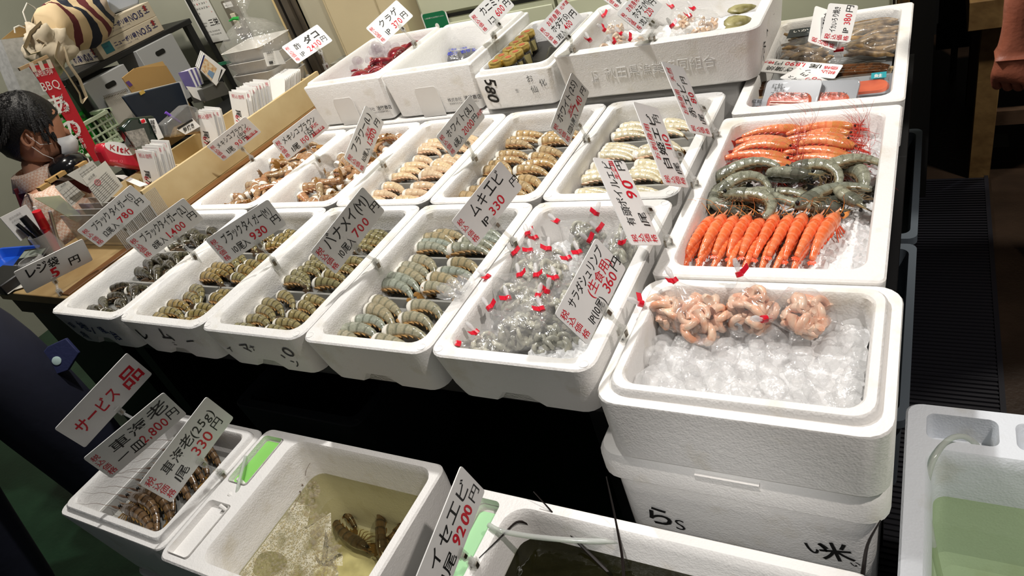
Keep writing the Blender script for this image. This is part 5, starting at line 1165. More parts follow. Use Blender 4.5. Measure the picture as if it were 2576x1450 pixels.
salmon_pack(1.775, .915, .785, -.2, .65, 'salmon pack with black printing half under the 930 card', False, True)
salmon_pack(1.655, .905, .768, -.1, .3, 'salmon pack lying flat in the near left corner of squid box', False, True)
# ================================================================== PEOPLE
def skin_mesh(name, joints, bones, m, parent=None, sub=2, extra=None):
    """one continuous surface grown over connected joints {key:(x,y,z,rx,ry)}"""
    keys = list(joints); me = bpy.data.meshes.new('sk'); me.from_pydata([joints[k][:3] for k in keys], [(keys.index(a), keys.index(b)) for a, b in bones], [])
    o = bpy.data.objects.new('sk', me); C.objects.link(o)
    md = o.modifiers.new('skin', 'SKIN'); md.use_smooth_shade = True
    sv = me.skin_vertices[0].data
    for i, k in enumerate(keys):
        j = joints[k]; sv[i].radius = (j[3], j[4] if len(j) > 4 else j[3]); sv[i].use_root = (i == 0)
    s = o.modifiers.new('sub', 'SUBSURF'); s.levels = sub; s.render_levels = sub
    dg = bpy.context.evaluated_depsgraph_get(); dg.update()
    out = bpy.data.meshes.new_from_object(o.evaluated_get(dg)); out.name = name
    bpy.data.objects.remove(o); bpy.data.meshes.remove(me)
    if extra:
        bm = bmesh.new(); bm.from_mesh(out); t_ = bpy.data.meshes.new('x'); t_.from_pydata([tuple(v) for v in extra.v], [], extra.f); bm.from_mesh(t_); bm.to_mesh(out); bm.free(); bpy.data.meshes.remove(t_)
    out.materials.clear(); out.materials.append(m); out.shade_smooth()
    return link(name, out, parent)
skin = mat('skin', 'b98468', .45, bump=.2, bscale=120, var=.15, vscale=25); skin2 = mat('tanned_skin', 'b5694f', .45, bump=.6, bscale=90, var=.2, vscale=30)
hairm = mat('black_hair', '0f0d0d', .5, bump=.8, bscale=220)
# --- seller behind the counter: seated, looking down to her left
H = Vector((-.592, .528, 1.10)); F = Vector((.56, .76, -.34)).normalized(); Uv = (Vector((0, 0, 1)) - F * F.z).normalized(); Lf = Uv.cross(F)
def hp(f, l, u): return H + F * f + Lf * l + Uv * u
Mh = frame(H, F, Lf)   # x forward, y left, z up
t = thing('person', 'seated person with short black hair, white mask, checked pink shirt and maroon apron', 'person', (-.70, .45, .0))
inv = Matrix.Translation((-.70, .45, 0)).inverted()
ex = MB()
prof = [(-.105, .035, .03, .01), (-.09, .062, .055, .015), (-.06, .076, .066, .02), (-.02, .086, .072, .012), (.02, .094, .076, 0), (.06, .092, .075, -.005), (.09, .075, .062, -.01), (.11, .04, .035, -.012)]
ex.loft([[Mh @ Vector((ox + a * cos(q), b * sin(q), z)) for q in [2 * pi * j / 18 for j in range(18)]] for z, a, b, ox in prof])
ex.loft([[Mh @ Vector((.095 + dx, y_, z_)) for y_, z_ in ((-w, h0), (w, h0), (w * .7, h1), (-w * .7, h1))] for dx, w, h0, h1 in ((-.02, .014, -.03, .02), (.012, .010, -.028, -.008))])
for s in (-1, 1):
    ex.tube([Mh @ Vector((-.005 + .016 * cos(q), s * (.074 + .006 * sin(q * .5)), -.005 + .028 * sin(q))) for q in [2 * pi * j / 12 for j in range(13)]], .0055, 6)
    ex.ball(Mh @ Vector((-.003, s * .072, -.008)), (.012, .005, .02), 8, 6)
N_ = hp(-.02, 0, -.12); B = Vector((-.70, .45, .52))
ch = Vector((-.645, .485, .86)); sR = ch + Lf * -.15 + Vector((-.0, 0, .03)); sL = ch + Lf * .15 + Vector((0, 0, .03))
eR = sR + Vector((.0, -.05, -.24)); eL = sL + Vector((.04, .04, -.23)); wR = eR + Vector((.18, .10, .02)); wL = eL + Vector((.17, -.03, .03))
J = {'pel': (*B, .13, .15), 'wst': (*(B * .55 + ch * .45), .11, .14), 'ch': (*ch, .10, .15), 'nk': (*(ch * .25 + N_ * .75), .046), 'hd': (*hp(-.01, 0, -.05), .06),
     'sR': (*sR, .055), 'eR': (*eR, .042), 'wR': (*wR, .03), 'sL': (*sL, .055), 'eL': (*eL, .042), 'wL': (*wL, .03),
     'hR': (*(B + Lf * -.09), .09), 'kR': (*(B + Lf * -.09 + Vector((.26, .08, .0))), .065), 'aR': (*(B + Lf * -.09 + Vector((.27, .09, -.44))), .045), 'hL': (*(B + Lf * .09), .09), 'kL': (*(B + Lf * .09 + Vector((.26, .08, .0))), .065), 'aL': (*(B + Lf * .09 + Vector((.27, .09, -.44))), .045)}
for s_, w_ in (('R', wR), ('L', wL)):
    d_ = (w_ - (eR if s_ == 'R' else eL)).normalized(); J['p' + s_] = (*(w_ + d_ * .05), .034, .02)
    for q in range(4):
        J['f%s%d' % (s_, q)] = (*(w_ + d_ * .09 + Lf * (.018 * (q - 1.5))), .009); J['g%s%d' % (s_, q)] = (*(w_ + d_ * (.125 + .006 * (q % 3)) + Lf * (.019 * (q - 1.5)) + Vector((0, 0, -.02))), .007)
    J['t' + s_] = (*(w_ + d_ * .05 + Lf * (.04 if s_ == 'R' else -.04)), .010)
Bn = [('pel', 'wst'), ('wst', 'ch'), ('ch', 'nk'), ('nk', 'hd'), ('ch', 'sR'), ('sR', 'eR'), ('eR', 'wR'), ('ch', 'sL'), ('sL', 'eL'), ('eL', 'wL'), ('pel', 'hR'), ('hR', 'kR'), ('kR', 'aR'), ('pel', 'hL'), ('hL', 'kL'), ('kL', 'aL')]
for s_ in 'RL': Bn += [('w' + s_, 'p' + s_), ('p' + s_, 't' + s_)] + [('p' + s_, 'f%s%d' % (s_, q)) for q in range(4)] + [('f%s%d' % (s_, q), 'g%s%d' % (s_, q)) for q in range(4)]
JJ = {k: (*(inv @ Vector(v[:3])), *v[3:]) for k, v in J.items()}
exi = MB(); exi.v = [inv @ v for v in ex.v]; exi.f = ex.f
skin_mesh('body', JJ, Bn, skin, t, 1, exi)
# hair cap: shaggy loft, open at the face
hb = MB(); rr = random.Random(4)
for rings_off in (0,):
    R_ = []
    for i in range(11):
        th = pi * i / 10 * .72; row = []
        for j in range(30):
            q = 2 * pi * j / 30; face = max(0, cos(q)) ** .6
            lim = 1 - .46 * face * (i / 10); a_ = th * lim
            # side burns to the ear, nape to the collar
            if cos(q) < -.1: a_ = th * (1 + .18 * min(1, -cos(q) * 1.4))
            ear = max(0, 1 - abs(abs((q + pi) % (2 * pi) - pi) - pi / 2) / .42)
            a_ *= 1 - .36 * ear * (i / 10)
            k = 1 + .02 * sin(9 * q + i) + rr.uniform(-.012, .012)
            row.append(inv @ (Mh @ Vector((-.012 + .108 * k * sin(a_) * cos(q), .089 * k * sin(a_) * sin(q), .012 + .118 * k * cos(a_)))))
        R_.append(row)
    hb.loft(R_, True, False)
for k in range(420):
    q = rr.uniform(.7, 2 * pi - .7); ear = max(0, 1 - abs(abs((q + pi) % (2 * pi) - pi) - pi / 2) / .5); a_ = rr.uniform(.1, 1.75 - .85 * ear); p0_ = Vector((-.012 + .106 * sin(a_) * cos(q), .088 * sin(a_) * sin(q), .012 + .117 * cos(a_)))
    dn = Vector((cos(q) * .4, sin(q) * .4, -1)).normalized(); p1_ = p0_ * 1.004 + dn * .016; p2_ = p0_ * 1.0 + dn * rr.uniform(.026, .036)
    hb.tube([inv @ (Mh @ p0_), inv @ (Mh @ p1_), inv @ (Mh @ p2_)], [.0045, .0045, .001], 5)
hb.build('hair', hairm, t, 70)
mk = MB(); mk.loft([[inv @ (Mh @ Vector((x_, y_ * w_, z_))) for y_ in (-1, -.7, -.35, 0, .35, .7, 1) for x_ in [(.098 - .045 * y_ * y_ + b_)]] for z_, w_, b_ in ((-.022, .058, .012), (-.045, .066, .026), (-.075, .066, .022), (-.108, .056, -.002))], False, False, False)
mo = mk.build('face_mask', mat('mask_white', 'cfd0d2', .7), t); mo.modifiers.new('s', 'SOLIDIFY').thickness = .002
st = MB()
for s in (-1, 1):
    for z_ in (-.035, -.09): st.tube([inv @ (Mh @ Vector(p)) for p in ((.055, s * .060, z_), (.025, s * .078, z_ * .6 - .01), (-.004, s * .080, .004 if z_ > -.05 else -.03))], .0014, 5)
st.build('mask_loops', WHT, t)
# clothes: shirt (torso, sleeves, collar), apron
chk = bpy.data.materials.new('pink_check'); chk.use_nodes = True; T_ = NT(chk); b = T_.nt.nodes['Principled BSDF']; tc = T_.n('ShaderNodeTexCoord')
ck = T_.n('ShaderNodeTexChecker'); ck.inputs['Scale'].default_value = 130; ck.inputs[1].default_value = lin('dcb49c'); ck.inputs[2].default_value = lin('ead6c6'); T_.nt.links.new(tc.outputs['Object'], ck.inputs[0]); T_.nt.links.new(ck.outputs[0], b.inputs[0]); b.inputs['Roughness'].default_value = .8
sj = {k: (*JJ[k][:3], *[r * 1.13 + .008 for r in JJ[k][3:]]) for k in ('pel', 'wst', 'ch', 'sR', 'eR', 'sL', 'eL')}
sj['wR2'] = (*(Vector(JJ['eR'][:3]).lerp(Vector(JJ['wR'][:3]), .8)), .045); sj['wL2'] = (*(Vector(JJ['eL'][:3]).lerp(Vector(JJ['wL'][:3]), .8)), .045); sj['nk2'] = (*(Vector(JJ['ch'][:3]).lerp(Vector(JJ['nk'][:3]), .75)), .062)
skin_mesh('shirt', sj, [('pel', 'wst'), ('wst', 'ch'), ('ch', 'sR'), ('sR', 'eR'), ('eR', 'wR2'), ('ch', 'sL'), ('sL', 'eL'), ('eL', 'wL2'), ('ch', 'nk2')], chk, t, 2)
nb = inv @ (ch * .2 + N_ * .8); co = MB()
Fh = Vector((F.x, F.y, 0)).normalized(); Lh = Vector((-Fh.y, Fh.x, 0))
co.loft([[nb + Fh * (r * cos(q)) + Lh * (r * sin(q)) + Vector((0, 0, z)) for q in [.5 + (2 * pi - 1.0) * j / 20 for j in range(21)]] for r, z in ((.060, -.015), (.064, .024), (.078, .02), (.100, -.022))], False, False, False)
c_ = co.build('collar', chk, t); c_.modifiers.new('s', 'SOLIDIFY').thickness = .003
mar = mat('maroon_apron', '5e1a24', .6, bump=.2, bscale=60)
ap = {'a': (*(Vector(JJ['ch'][:3]) + Fh * .035 + Vector((0, 0, -.02))), .10, .13), 'b': (*(Vector(JJ['wst'][:3]) + Fh * .03), .12, .15), 'c': (*(Vector(JJ['pel'][:3]) + Fh * .02), .145, .17)}
skin_mesh('apron', ap, [('a', 'b'), ('b', 'c')], mar, t, 2)
sb = MB()
for s in (-1, 1): sb.tube([Vector(JJ['ch'][:3]) + Fh * .125 + Lh * (s * .06) + Vector((0, 0, .0)), Vector(JJ['ch'][:3]) + Fh * .07 + Lh * (s * .09) + Vector((0, 0, .085)), Vector(JJ['ch'][:3]) - Fh * .06 + Lh * (s * .08) + Vector((0, 0, .09)), Vector(JJ['wst'][:3]) - Fh * .13], [.022, .022, .022, .02], 8, flat=.35)
sb.build('apron_straps', mar, t)
MB().ball(inv @ (Mh @ Vector((-.004, -.078, -.036))), .003, 8, 6).build('earring', gold, t)
s2 = thing('stool', 'plain round stool under the seated seller', 'stool', (-.70, .45, 0)); MB().cyl((0, 0, .36), .15, .03, 24).build('seat', dark, s2)
for a in range(4): MB().tube([(.11 * cos(a * pi / 2), .11 * sin(a * pi / 2), .36), (.15 * cos(a * pi / 2), .15 * sin(a * pi / 2), 0)], .012, 8).build('leg', dark, s2)
# --- standing person in navy work clothes at the left, only the legs in view
navy = mat('navy_work_cloth', '14172a', .8, bump=.35, bscale=45, var=.35, vscale=6)
t = thing('person', 'standing person in dark navy work trousers beside the kuruma prawn box', 'person', (-.02, -.28, 0))
J = {'pel': (.0, .0, .92, .15, .13), 'wst': (0, 0, 1.08, .14, .12), 'ch': (0, 0, 1.30, .15, .12), 'nk': (0, 0, 1.47, .05), 'hd': (0, 0, 1.60, .085, .095), 'hd2': (0, 0, 1.70, .06),
     'hR': (.05, .10, .86, .115), 'kR': (.065, .115, .48, .092), 'aR': (.075, .115, .10, .06), 'tR': (.17, .10, .035, .04, .03), 'hL': (-.05, -.09, .86, .11), 'kL': (-.085, -.15, .48, .085), 'aL': (-.13, -.2, .10, .06), 'tL': (-.03, -.23, .035, .04, .03),
     'sR': (.02, .19, 1.38, .06), 'eR': (-.05, .26, 1.14, .045), 'wR': (-.22, .14, 1.24, .034), 'sL': (-.02, -.19, 1.38, .06), 'eL': (-.09, -.25, 1.14, .045), 'wL': (-.26, -.12, 1.22, .034)}
Bn = [('pel', 'wst'), ('wst', 'ch'), ('ch', 'nk'), ('nk', 'hd'), ('hd', 'hd2'), ('pel', 'hR'), ('hR', 'kR'), ('kR', 'aR'), ('aR', 'tR'), ('pel', 'hL'), ('hL', 'kL'), ('kL', 'aL'), ('aL', 'tL'), ('ch', 'sR'), ('sR', 'eR'), ('eR', 'wR'), ('ch', 'sL'), ('sL', 'eL'), ('eL', 'wL')]
for s_ in 'RL':
    w_ = Vector(J['w' + s_][:3]); J['p' + s_] = (*(w_ + Vector((.01, 0, -.05))), .034, .02)
    for q in range(4):
        J['f%s%d' % (s_, q)] = (*(w_ + Vector((.018 * (q - 1.5), 0, -.10))), .009); J['g%s%d' % (s_, q)] = (*(w_ + Vector((.018 * (q - 1.5) + .01, -.015, -.135 - .005 * (q % 3)))), .007); Bn += [('p' + s_, 'f%s%d' % (s_, q)), ('f%s%d' % (s_, q), 'g%s%d' % (s_, q))]
    J['t_' + s_] = (*(w_ + Vector((.045, 0, -.06))), .010); Bn += [('w' + s_, 'p' + s_), ('p' + s_, 't_' + s_)]
skin_mesh('body', {k: (v if k[0] in 'fgpt' and k != 'pel' or k[:2] in ('hd', 'nk', 'wR', 'wL') else (*v[:3], *[r * .5 for r in v[3:]])) for k, v in J.items()}, Bn, skin, t, 1)
tj = {k: (*J[k][:3], *[r * 1.1 + .01 for r in J[k][3:]]) for k in ('pel', 'hR', 'kR', 'hL', 'kL')}
tj['aR'] = (.075, .115, .07, .078); tj['aL'] = (-.13, -.2, .07, .078); tj['wst'] = (0, 0, 1.04, .155, .14)
skin_mesh('trousers', tj, [('wst', 'pel'), ('pel', 'hR'), ('hR', 'kR'), ('kR', 'aR'), ('pel', 'hL'), ('hL', 'kL'), ('kL', 'aL')], navy, t, 2)
shj = {k: (*J[k][:3], *[r * 1.1 + .01 for r in J[k][3:]]) for k in ('pel', 'wst', 'ch', 'sR', 'eR', 'sL', 'eL')}
skin_mesh('jacket', shj, [('pel', 'wst'), ('wst', 'ch'), ('ch', 'sR'), ('sR', 'eR'), ('ch', 'sL'), ('sL', 'eL')], navy, t, 2)
tinv = Matrix.Translation((-.02, -.28, 0)).inverted()
fp = az(143, 908, .735); fl = MB(); Mfp = frame(tinv @ fp, Vector((.45, .6, .25)), z=(.62, -.62, .45))
fl.prism([(-.055, .03), (-.05, -.012), (.0, -.035), (.05, -.022), (.055, .025), (.01, .04)], -.012, .0, Mfp)
fo = fl.build('pocket_flap', mat('navy_flap', '20264c', .75, bump=.4, bscale=120), t, bevel=.002)
MB().lathe([(.011, 0), (.011, .002), (.008, .003)], 18, M=Mfp).build('snap_button', mat('pale_snap', 'b9d0cc', .3), fo)
# --- person at the upper right, bare forearm and closed hand
W0 = CAM + ray(2562, 88) * 1.5; t = thing('person', 'person at the right edge with a bare tanned forearm and closed fist hanging down', 'person', (W0.x + .12, W0.y + .05, 0)); inv = Matrix.Translation((W0.x + .12, W0.y + .05, 0)).inverted(); W1 = inv @ W0
D = Vector((-.03, 0, -1)).normalized(); A = Vector((.9, -.4, 0)).normalized(); Bv = A.cross(D).normalized()    # A across the knuckles
e_ = W1 - D * .25 + Vector((.03, 0, 0)); s_ = e_ + Vector((.03, .03, .29))
J = {'w': (*W1, .029, .034), 'fa': (*(W1 - D * .10), .037, .04), 'e': (*e_, .046), 's': (*s_, .06), 'p': (*(W1 + D * .045), .030, .042), 'k': (*(W1 + D * .078), .026, .042),
     'ch': (.17, .08, 1.26, .15, .12), 'nk': (.19, .08, 1.46, .05), 'hd': (.19, .08, 1.60, .085), 'hd2': (.19, .08, 1.69, .06), 'wst': (.19, .08, 1.04, .14, .12), 'pel': (.19, .08, .9, .14, .13),
     'hR': (.12, .04, .84, .1), 'kR': (.12, .04, .46, .07), 'aR': (.12, .04, .08, .05), 'hL': (.28, .12, .84, .1), 'kL': (.28, .12, .46, .07), 'aL': (.28, .12, .08, .05)}
Bn = [('p', 'w'), ('w', 'fa'), ('fa', 'e'), ('e', 's'), ('s', 'ch'), ('p', 'k'), ('ch', 'nk'), ('nk', 'hd'), ('hd', 'hd2'), ('ch', 'wst'), ('wst', 'pel'), ('pel', 'hR'), ('hR', 'kR'), ('kR', 'aR'), ('pel', 'hL'), ('hL', 'kL'), ('kL', 'aL')]
for q in range(4):
    a = A * (.021 * (q - 1.5)); ln = (.9, 1.05, 1., .8)[q]
    J['f%d' % q] = (*(W1 + D * .098 + a + Bv * -.004), .0115); J['g%d' % q] = (*(W1 + D * (.120 + .014 * ln) + a + Bv * .020 * ln), .0105); J['h%d' % q] = (*(W1 + D * .110 + a + Bv * .042 * ln), .0095); J['i%d' % q] = (*(W1 + D * .088 + a * .9 + Bv * .040), .0085)
    Bn += [('k', 'f%d' % q), ('f%d' % q, 'g%d' % q), ('g%d' % q, 'h%d' % q), ('h%d' % q, 'i%d' % q)]
J['t1'] = (*(W1 + D * .045 + A * .036 + Bv * .022), .0125); J['t2'] = (*(W1 + D * .078 + A * .03 + Bv * .045), .0105); J['t3'] = (*(W1 + D * .095 + A * .008 + Bv * .054), .009); Bn += [('p', 't1'), ('t1', 't2'), ('t2', 't3')]
skin_mesh('body', {k: ((*v[:3], *[r * .55 for r in v[3:]]) if k in ('ch', 'wst', 'pel', 'hR', 'kR', 'aR', 'hL', 'kL', 'aL') else v) for k, v in J.items()}, Bn, skin2, t, 2)
cj = {k: (*J[k][:3], *[r * 1.12 + .01 for r in J[k][3:]]) for k in ('ch', 'wst', 'pel', 's', 'hR', 'kR', 'hL', 'kL')}; cj['s2'] = (*Vector(J['s'][:3]).lerp(Vector(J['e'][:3]), .55), .062); cj['aR'] = (.12, .04, .05, .065); cj['aL'] = (.28, .12, .05, .065)
skin_mesh('clothes', cj, [('ch', 's'), ('s', 's2'), ('ch', 'wst'), ('wst', 'pel'), ('pel', 'hR'), ('hR', 'kR'), ('kR', 'aR'), ('pel', 'hL'), ('hL', 'kL'), ('kL', 'aL')], navy, t, 2)
# ================================================================== CASH COUNTER CLUTTER
def slab(name, m, pts, th, parent=None, bevel=0.):
    """real plate from its front outline (3-D points, counter-clockwise seen from the front), grown back by th"""
    pts = [Vector(p) for p in pts]; n = (pts[1] - pts[0]).cross(pts[2] - pts[1]).normalized()
    mb = MB(); mb.loft([[p - n * th for p in pts], pts]); return mb.build(name, m, parent, 30, bevel)
def xq(X, *uv): return [ax(u, v, X) for u, v in uv]
tag(MB().box((-.115, .92, .833), (.012, .9, .105)).box((-.365, .92, .825), (.012, .9, .09)).box((-.24, .476, .823), (.25, .012, .086)).box((-.24, 1.364, .823), (.25, .012, .086)).box((-.24, .92, .785), (.25, .9, .008)).box((-.24, .72, .815), (.24, .008, .06)).build('card_tray', mat('pale_plywood', 'd2bd90', .5, bump=.15, bscale=30, col2='bfa577', vscale=6), bevel=.0015), 'long pale plywood tray holding the spare price cards', 'tray')
cs = [(.58, 9, 'near'), (.86, 6, 'middle'), (1.02, 13, 'far')]; proto = None
pinkink = mat('faded_red_ink', 'c83a4c', .5)
for y0, n, nm in cs:
    for k in range(n):
        lab = '%s spare price card in the %s bundle of the plywood tray' % (ORD[k], nm)
        if proto is None:
            t = thing('spare_price_card', lab, 'price card', (0, 0, 0), 'spare price cards in the tray')
            MB().box((0, 0, .08), (.082, .0024, .16)).build('card', CARD, t)
            Mc2 = frame((-.041, -.0014, .0), (1, 0, 0), (0, 0, 1)) ; a = MB(); b2 = MB(); Mr = Mc2 @ Matrix.Translation((.0, .155, 0)) @ Matrix.Rotation(-pi / 2, 4, 'Z')
            text_mb(b2, '税込価格', .012, .138, .016, Mc2, jit=.05); text_mb(a, '尾入', .06, .02, .028, Mr, off=.01); text_mb(a, '円', .125, .03, .03, Mr, off=.01); text_mb(b2, '670', .08, .012, .03, Mr, off=.012)
            a.build('lettering', INK, t, 0); b2.build('red_lettering', pinkink, t, 0); proto = t
        else: t = copy_tree(proto); t['label'] = lab
        t.location = (-.26 + rg.uniform(-.008, .008) + .0025 * k, y0 + .0085 * k, .792 + rg.uniform(0, .008)); t.rotation_euler = (radians(-16) + rg.uniform(-.04, .04), radians(8) + rg.uniform(-.04, .04), rg.uniform(-.05, .05))
for k in range(11):
    o = MB().box((0, 0, .07), (.085, .003, .14)).build('blank_card', CARD); o.location = (-.245, 1.20 + .0095 * k, .79); o.rotation_euler = (radians(-30), .12, rg.uniform(-.03, .03)); tag(o, 'blank white card, %s from the near end of far bundle' % ORD[k], 'card', 'blank white cards')
o = slab('loose_price_card', CARD, [az(285, 441, .868), az(312, 440, .868), az(372, 464, .868), az(352, 470, .868)][::-1], .002); tag(o, 'single price card lying flat over the near end of plywood tray', 'price card')
# shelf rack with carton boxes
SX = -.90
t = thing('shelf_rack', 'black shelf rack behind the counter with two carton boxes on top', 'rack', (-1.06, 1.22, 0))
for z_ in (1.14, .86, .55): MB().box((0, 0, z_), (.34, .66, .022)).build('shelf', dark, t, bevel=.003)
for a in (-.15, .15):
    for b_ in (-.31, .31): MB().box((a, b_, .57), (.03, .03, 1.14)).build('post', dark, t)
ctn = mat('carton_white', 'cfc3ae', .6); teal = mat('teal_print', '1f6f7c', .5); navyp = mat('navy_print', '1b1f5c', .5)
for k, z_ in enumerate((1.151, 1.213)):
    t = thing('carton_box', '%s carton of plastic bags with navy NO.15 print' % ('lower', 'upper')[k], 'carton', (SX - .11, 1.245, z_), 'carton boxes on the rack')
    t.rotation_euler = (0, 0, (.0, .03)[k]); MB().box((0, 0, .031), (.22, .325, .061)).build('box', ctn, t, bevel=.002)
    Mx = frame((.1106, -.1625, 0), (0, 1, 0), (0, 0, 1)); a = MB(); r_ = MB(); r_.box((.045, .034, .0004), (.042, .04, .0006), Mx)
    r_.build('teal_label', teal, t); a = MB(); text_mb(a, 'ニューポリ袋', .075, .026, .021, Mx, jit=0, fit=.115, off=.02); text_mb(a, 'NO.15', .195, .02, .036, Mx, jit=0, fit=.075, off=.012); text_mb(a, 'ハイデンポリエチレン 0.02mm厚 ニューポリ袋', .078, .014, .007, Mx, jit=0, fit=.11)
    text_mb(a, '王', .275, .026, .03, Mx, jit=0, off=.008); text_mb(a, '1000枚', .028, .036, .008, Mx, jit=0, lift=.001)
    My = frame((-.11, -.1631, 0), (1, 0, 0), (0, 0, 1)); text_mb(a, 'ポリ袋', .02, .014, .03, My, jit=0, fit=.06, off=.02); text_mb(a, 'NO.15', .085, .012, .038, My, jit=0, fit=.07, off=.012); text_mb(a, '王', .165, .02, .034, My, jit=0, off=.01)
    a.build('printing', navyp, t, 0); r_ = MB(); r_.box((.29, .045, .0003), (.012, .02, .0004), Mx); r_.box((.183, .04, .0003), (.012, .026, .0004), My); r_.build('red_mark', mat('dull_red_print', '8c2a2c', .5), t)
# file boxes in the rack
fb_m = mat('grey_file_box', 'b4b6b8', .6); holem = INK
for k, (y, x, h, lab) in enumerate(((1.03, -.95, .24, 'near grey cardboard file box with a dark hand hole in the rack'), (1.31, -.95, .26, 'far grey cardboard file box with an oval hand hole in the rack'))):
    t = thing('file_box', lab, 'file box', (x, y, .872)); MB().box((0, 0, h / 2), (.16, .2, h)).build('box', fb_m, t, bevel=.002)
    MB().prism(rrect(.05, .02, .009, 4), 0, .001, frame((.0803, 0, h - .045), (0, 1, 0), (0, 0, 1))).build('hand_hole', holem, t)
# folder, envelopes, spiral notebook
t = thing('binder', 'dark navy binder standing behind the spare cards', 'binder', (0, 0, 0)); P = xq(-.55, (375, 335), (505, 345), (452, 207), (308, 243)); slab('cover', mat('navy_binder', '14202f', .5), P, .012, t, .004)
slab('pages', mat('page_white', 'c9c8c2', .7), xq(-.567, (372, 330), (500, 340), (456, 205), (312, 239)), .02, t); c = ax(357, 233, -.548); MB().box((c.x, c.y, c.z), (.004, .022, .012)).build('clasp', gold, t)
t = thing('envelope', 'brown kraft envelope standing behind the navy binder', 'envelope', (0, 0, 0)); kraft = mat('kraft_paper', 'b08c55', .7, bump=.2, bscale=40); P = xq(-.66, (335, 232), (440, 196), (418, 165), (338, 172), (308, 196)); P[0] = Vector((-.66, P[4].y + .01, .802)); P[1] = Vector((-.66, P[1].y, .802)); slab('envelope_body', kraft, P, .006, t)
slab('flap', mat('kraft_flap', 'c4a066', .7), xq(-.662, (338, 173), (416, 165), (409, 154), (345, 170)), .002, t); slab('stamp', mat('purple_stamp', '5a3a7a', .5), xq(-.658, (326, 219), (334, 214), (324, 203), (316, 207)), .001, t)
t = thing('spiral_notebook', 'white spiral notebook hanging below the near file box', 'notebook', (0, 0, 0)); slab('page', mat('notebook_paper', 'bdb9b0', .7), xq(-.85, (300, 317), (336, 300), (318, 228), (262, 246)), .006, t)
sp = MB(); A_, B_ = ax(262, 245, -.845), ax(318, 227, -.845)
for i in range(16): p = A_.lerp(B_, i / 15); sp.tube([p + Vector((0, 0, -.006)), p + Vector((.006, 0, 0)), p + Vector((0, 0, .006))], .0012, 5)
sp.build('spiral', mat('spiral_wire', '6b5a40', .4, .8), t)
tag(slab('note_sheet', CARD, xq(-.50, (487, 245), (516, 258), (508, 222), (468, 217)), .002), 'small white note sheet right of the navy binder', 'paper')
# purple strips, map leaflets and their holder
t = thing('ticket_bundle', 'bundle of purple edged tickets beside the map leaflets', 'tickets', (0, 0, 0)); pur = mat('purple_edge', '6a6298', .6)
for i in range(6): slab('ticket', (pur, CARD)[i % 2], xq(-.52 + .0, (489 + 4 * i, 222 - 2 * i), (493 + 4 * i, 220 - 2 * i), (473 + 5 * i, 178 - 2 * i), (468 + 5 * i, 180 - 2 * i)), .05, t)
for k in range(3):
    t = thing('map_leaflet', ('front', 'middle', 'rear')[k] + ' map leaflet with an orange street map in the counter holder', 'leaflet', (0, 0, 0), 'map leaflets'); X_ = -.46 - .012 * k
    slab('sheet', CARD, xq(X_, (544 - 4 * k, 216 - 3 * k), (568 - 4 * k, 175 - 3 * k), (513 - 4 * k, 133 - 3 * k), (500 - 4 * k, 172 - 3 * k)), .002, t)
    if k == 0:
        slab('map_print', mat('map_orange', 'c99a62', .6, col2='e2d6bc', vscale=90), xq(X_ + .001, (532, 203), (546, 172), (516, 146), (504, 172)), .0008, t); slab('river', mat('map_blue', '7a98b8', .6), xq(X_ + .002, (534, 198), (540, 184), (526, 176), (522, 186)), .0008, t); slab('title_bar', navyp, xq(X_ + .001, (501, 176), (504, 177), (516, 139), (512, 139)), .0008, t)
        ln = slab('text_lines', INK, xq(X_ + .001, (548, 206), (550, 204), (560, 176), (557, 174)), .0006, t)
tag(slab('dark_holder', mat('dark_grey_bin', '4a4a46', .5), xq(-.47, (520, 255), (580, 235), (560, 205), (508, 226)), .08), 'dark grey desk bin under the map leaflets', 'bin')
tag(slab('green_label_box', mat('green_label', '1f6a4a', .5), xq(-.50, (556, 165), (584, 158), (576, 152), (552, 158)), .03), 'green and white label box behind the map leaflets', 'box')
tag(MB().box((-.64, 1.27, .40), (.34, .46, .80)).build('side_desk', dark), 'low dark desk block carrying the binder and envelope behind the tray', 'desk')
# snack packs: dark green pack, clear deli box, red pack
t = thing('snack_pack', 'dark green and clear pack with a white name strip and red badge', 'snack pack', (0, 0, 0)); gp_ = mat('dark_green_film', '16281e', .2, coat=.6, var=.3, vscale=60)
slab('pouch', gp_, xq(-.30, (340, 372), (418, 352), (388, 290), (330, 296), (305, 322)), .04, t, .008); slab('clear_front', mat('silver_film', '9a958c', .15, var=.5, vscale=120, coat=.6), xq(-.296, (342, 372), (378, 360), (362, 322), (315, 332)), .006, t)
slab('name_strip', CARD, xq(-.294, (398, 352), (412, 346), (390, 298), (373, 299)), .001, t); slab('badge', CARD, xq(-.294, (357, 312), (369, 309), (364, 298), (351, 299)), .001, t)
q = ax(400, 351, -.292); mb = MB(); text_mb(mb, '越後揚', 0, 0, .016, frame(ax(376, 300, -.2925), (ax(391, 299, -.2925) - ax(376, 300, -.2925)), (ax(376, 300, -.2925) - ax(398, 350, -.2925))), vert=True, off=.01); mb.build('printing', INK, t, 0)
mb = MB(); c = ax(360, 305, -.292)
for i in (-1, 0, 1): mb.ball((c.x, c.y + .0045 * i, c.z), (.001, .0035, .006), 8, 6)
mb.build('red_badge', RED, t)
t = thing('deli_box', 'clear lidded deli box of snacks with a black and white label', 'box', (0, 0, 0)); slab('lid', clear_mat('deli_lid', 'c9c9c4', .4, .1, 0, 50, .12), xq(-.27, (425, 345), (505, 330), (500, 272), (470, 262), (415, 312)), .05, t, .006)
slab('snacks', mat('brown_snacks', '8a6236', .4, col2='c9a878', vscale=60), xq(-.29, (440, 345), (505, 335), (498, 300), (450, 318)), .03, t); slab('label', CARD, xq(-.266, (467, 339), (504, 318), (484, 298), (445, 326)), .001, t)
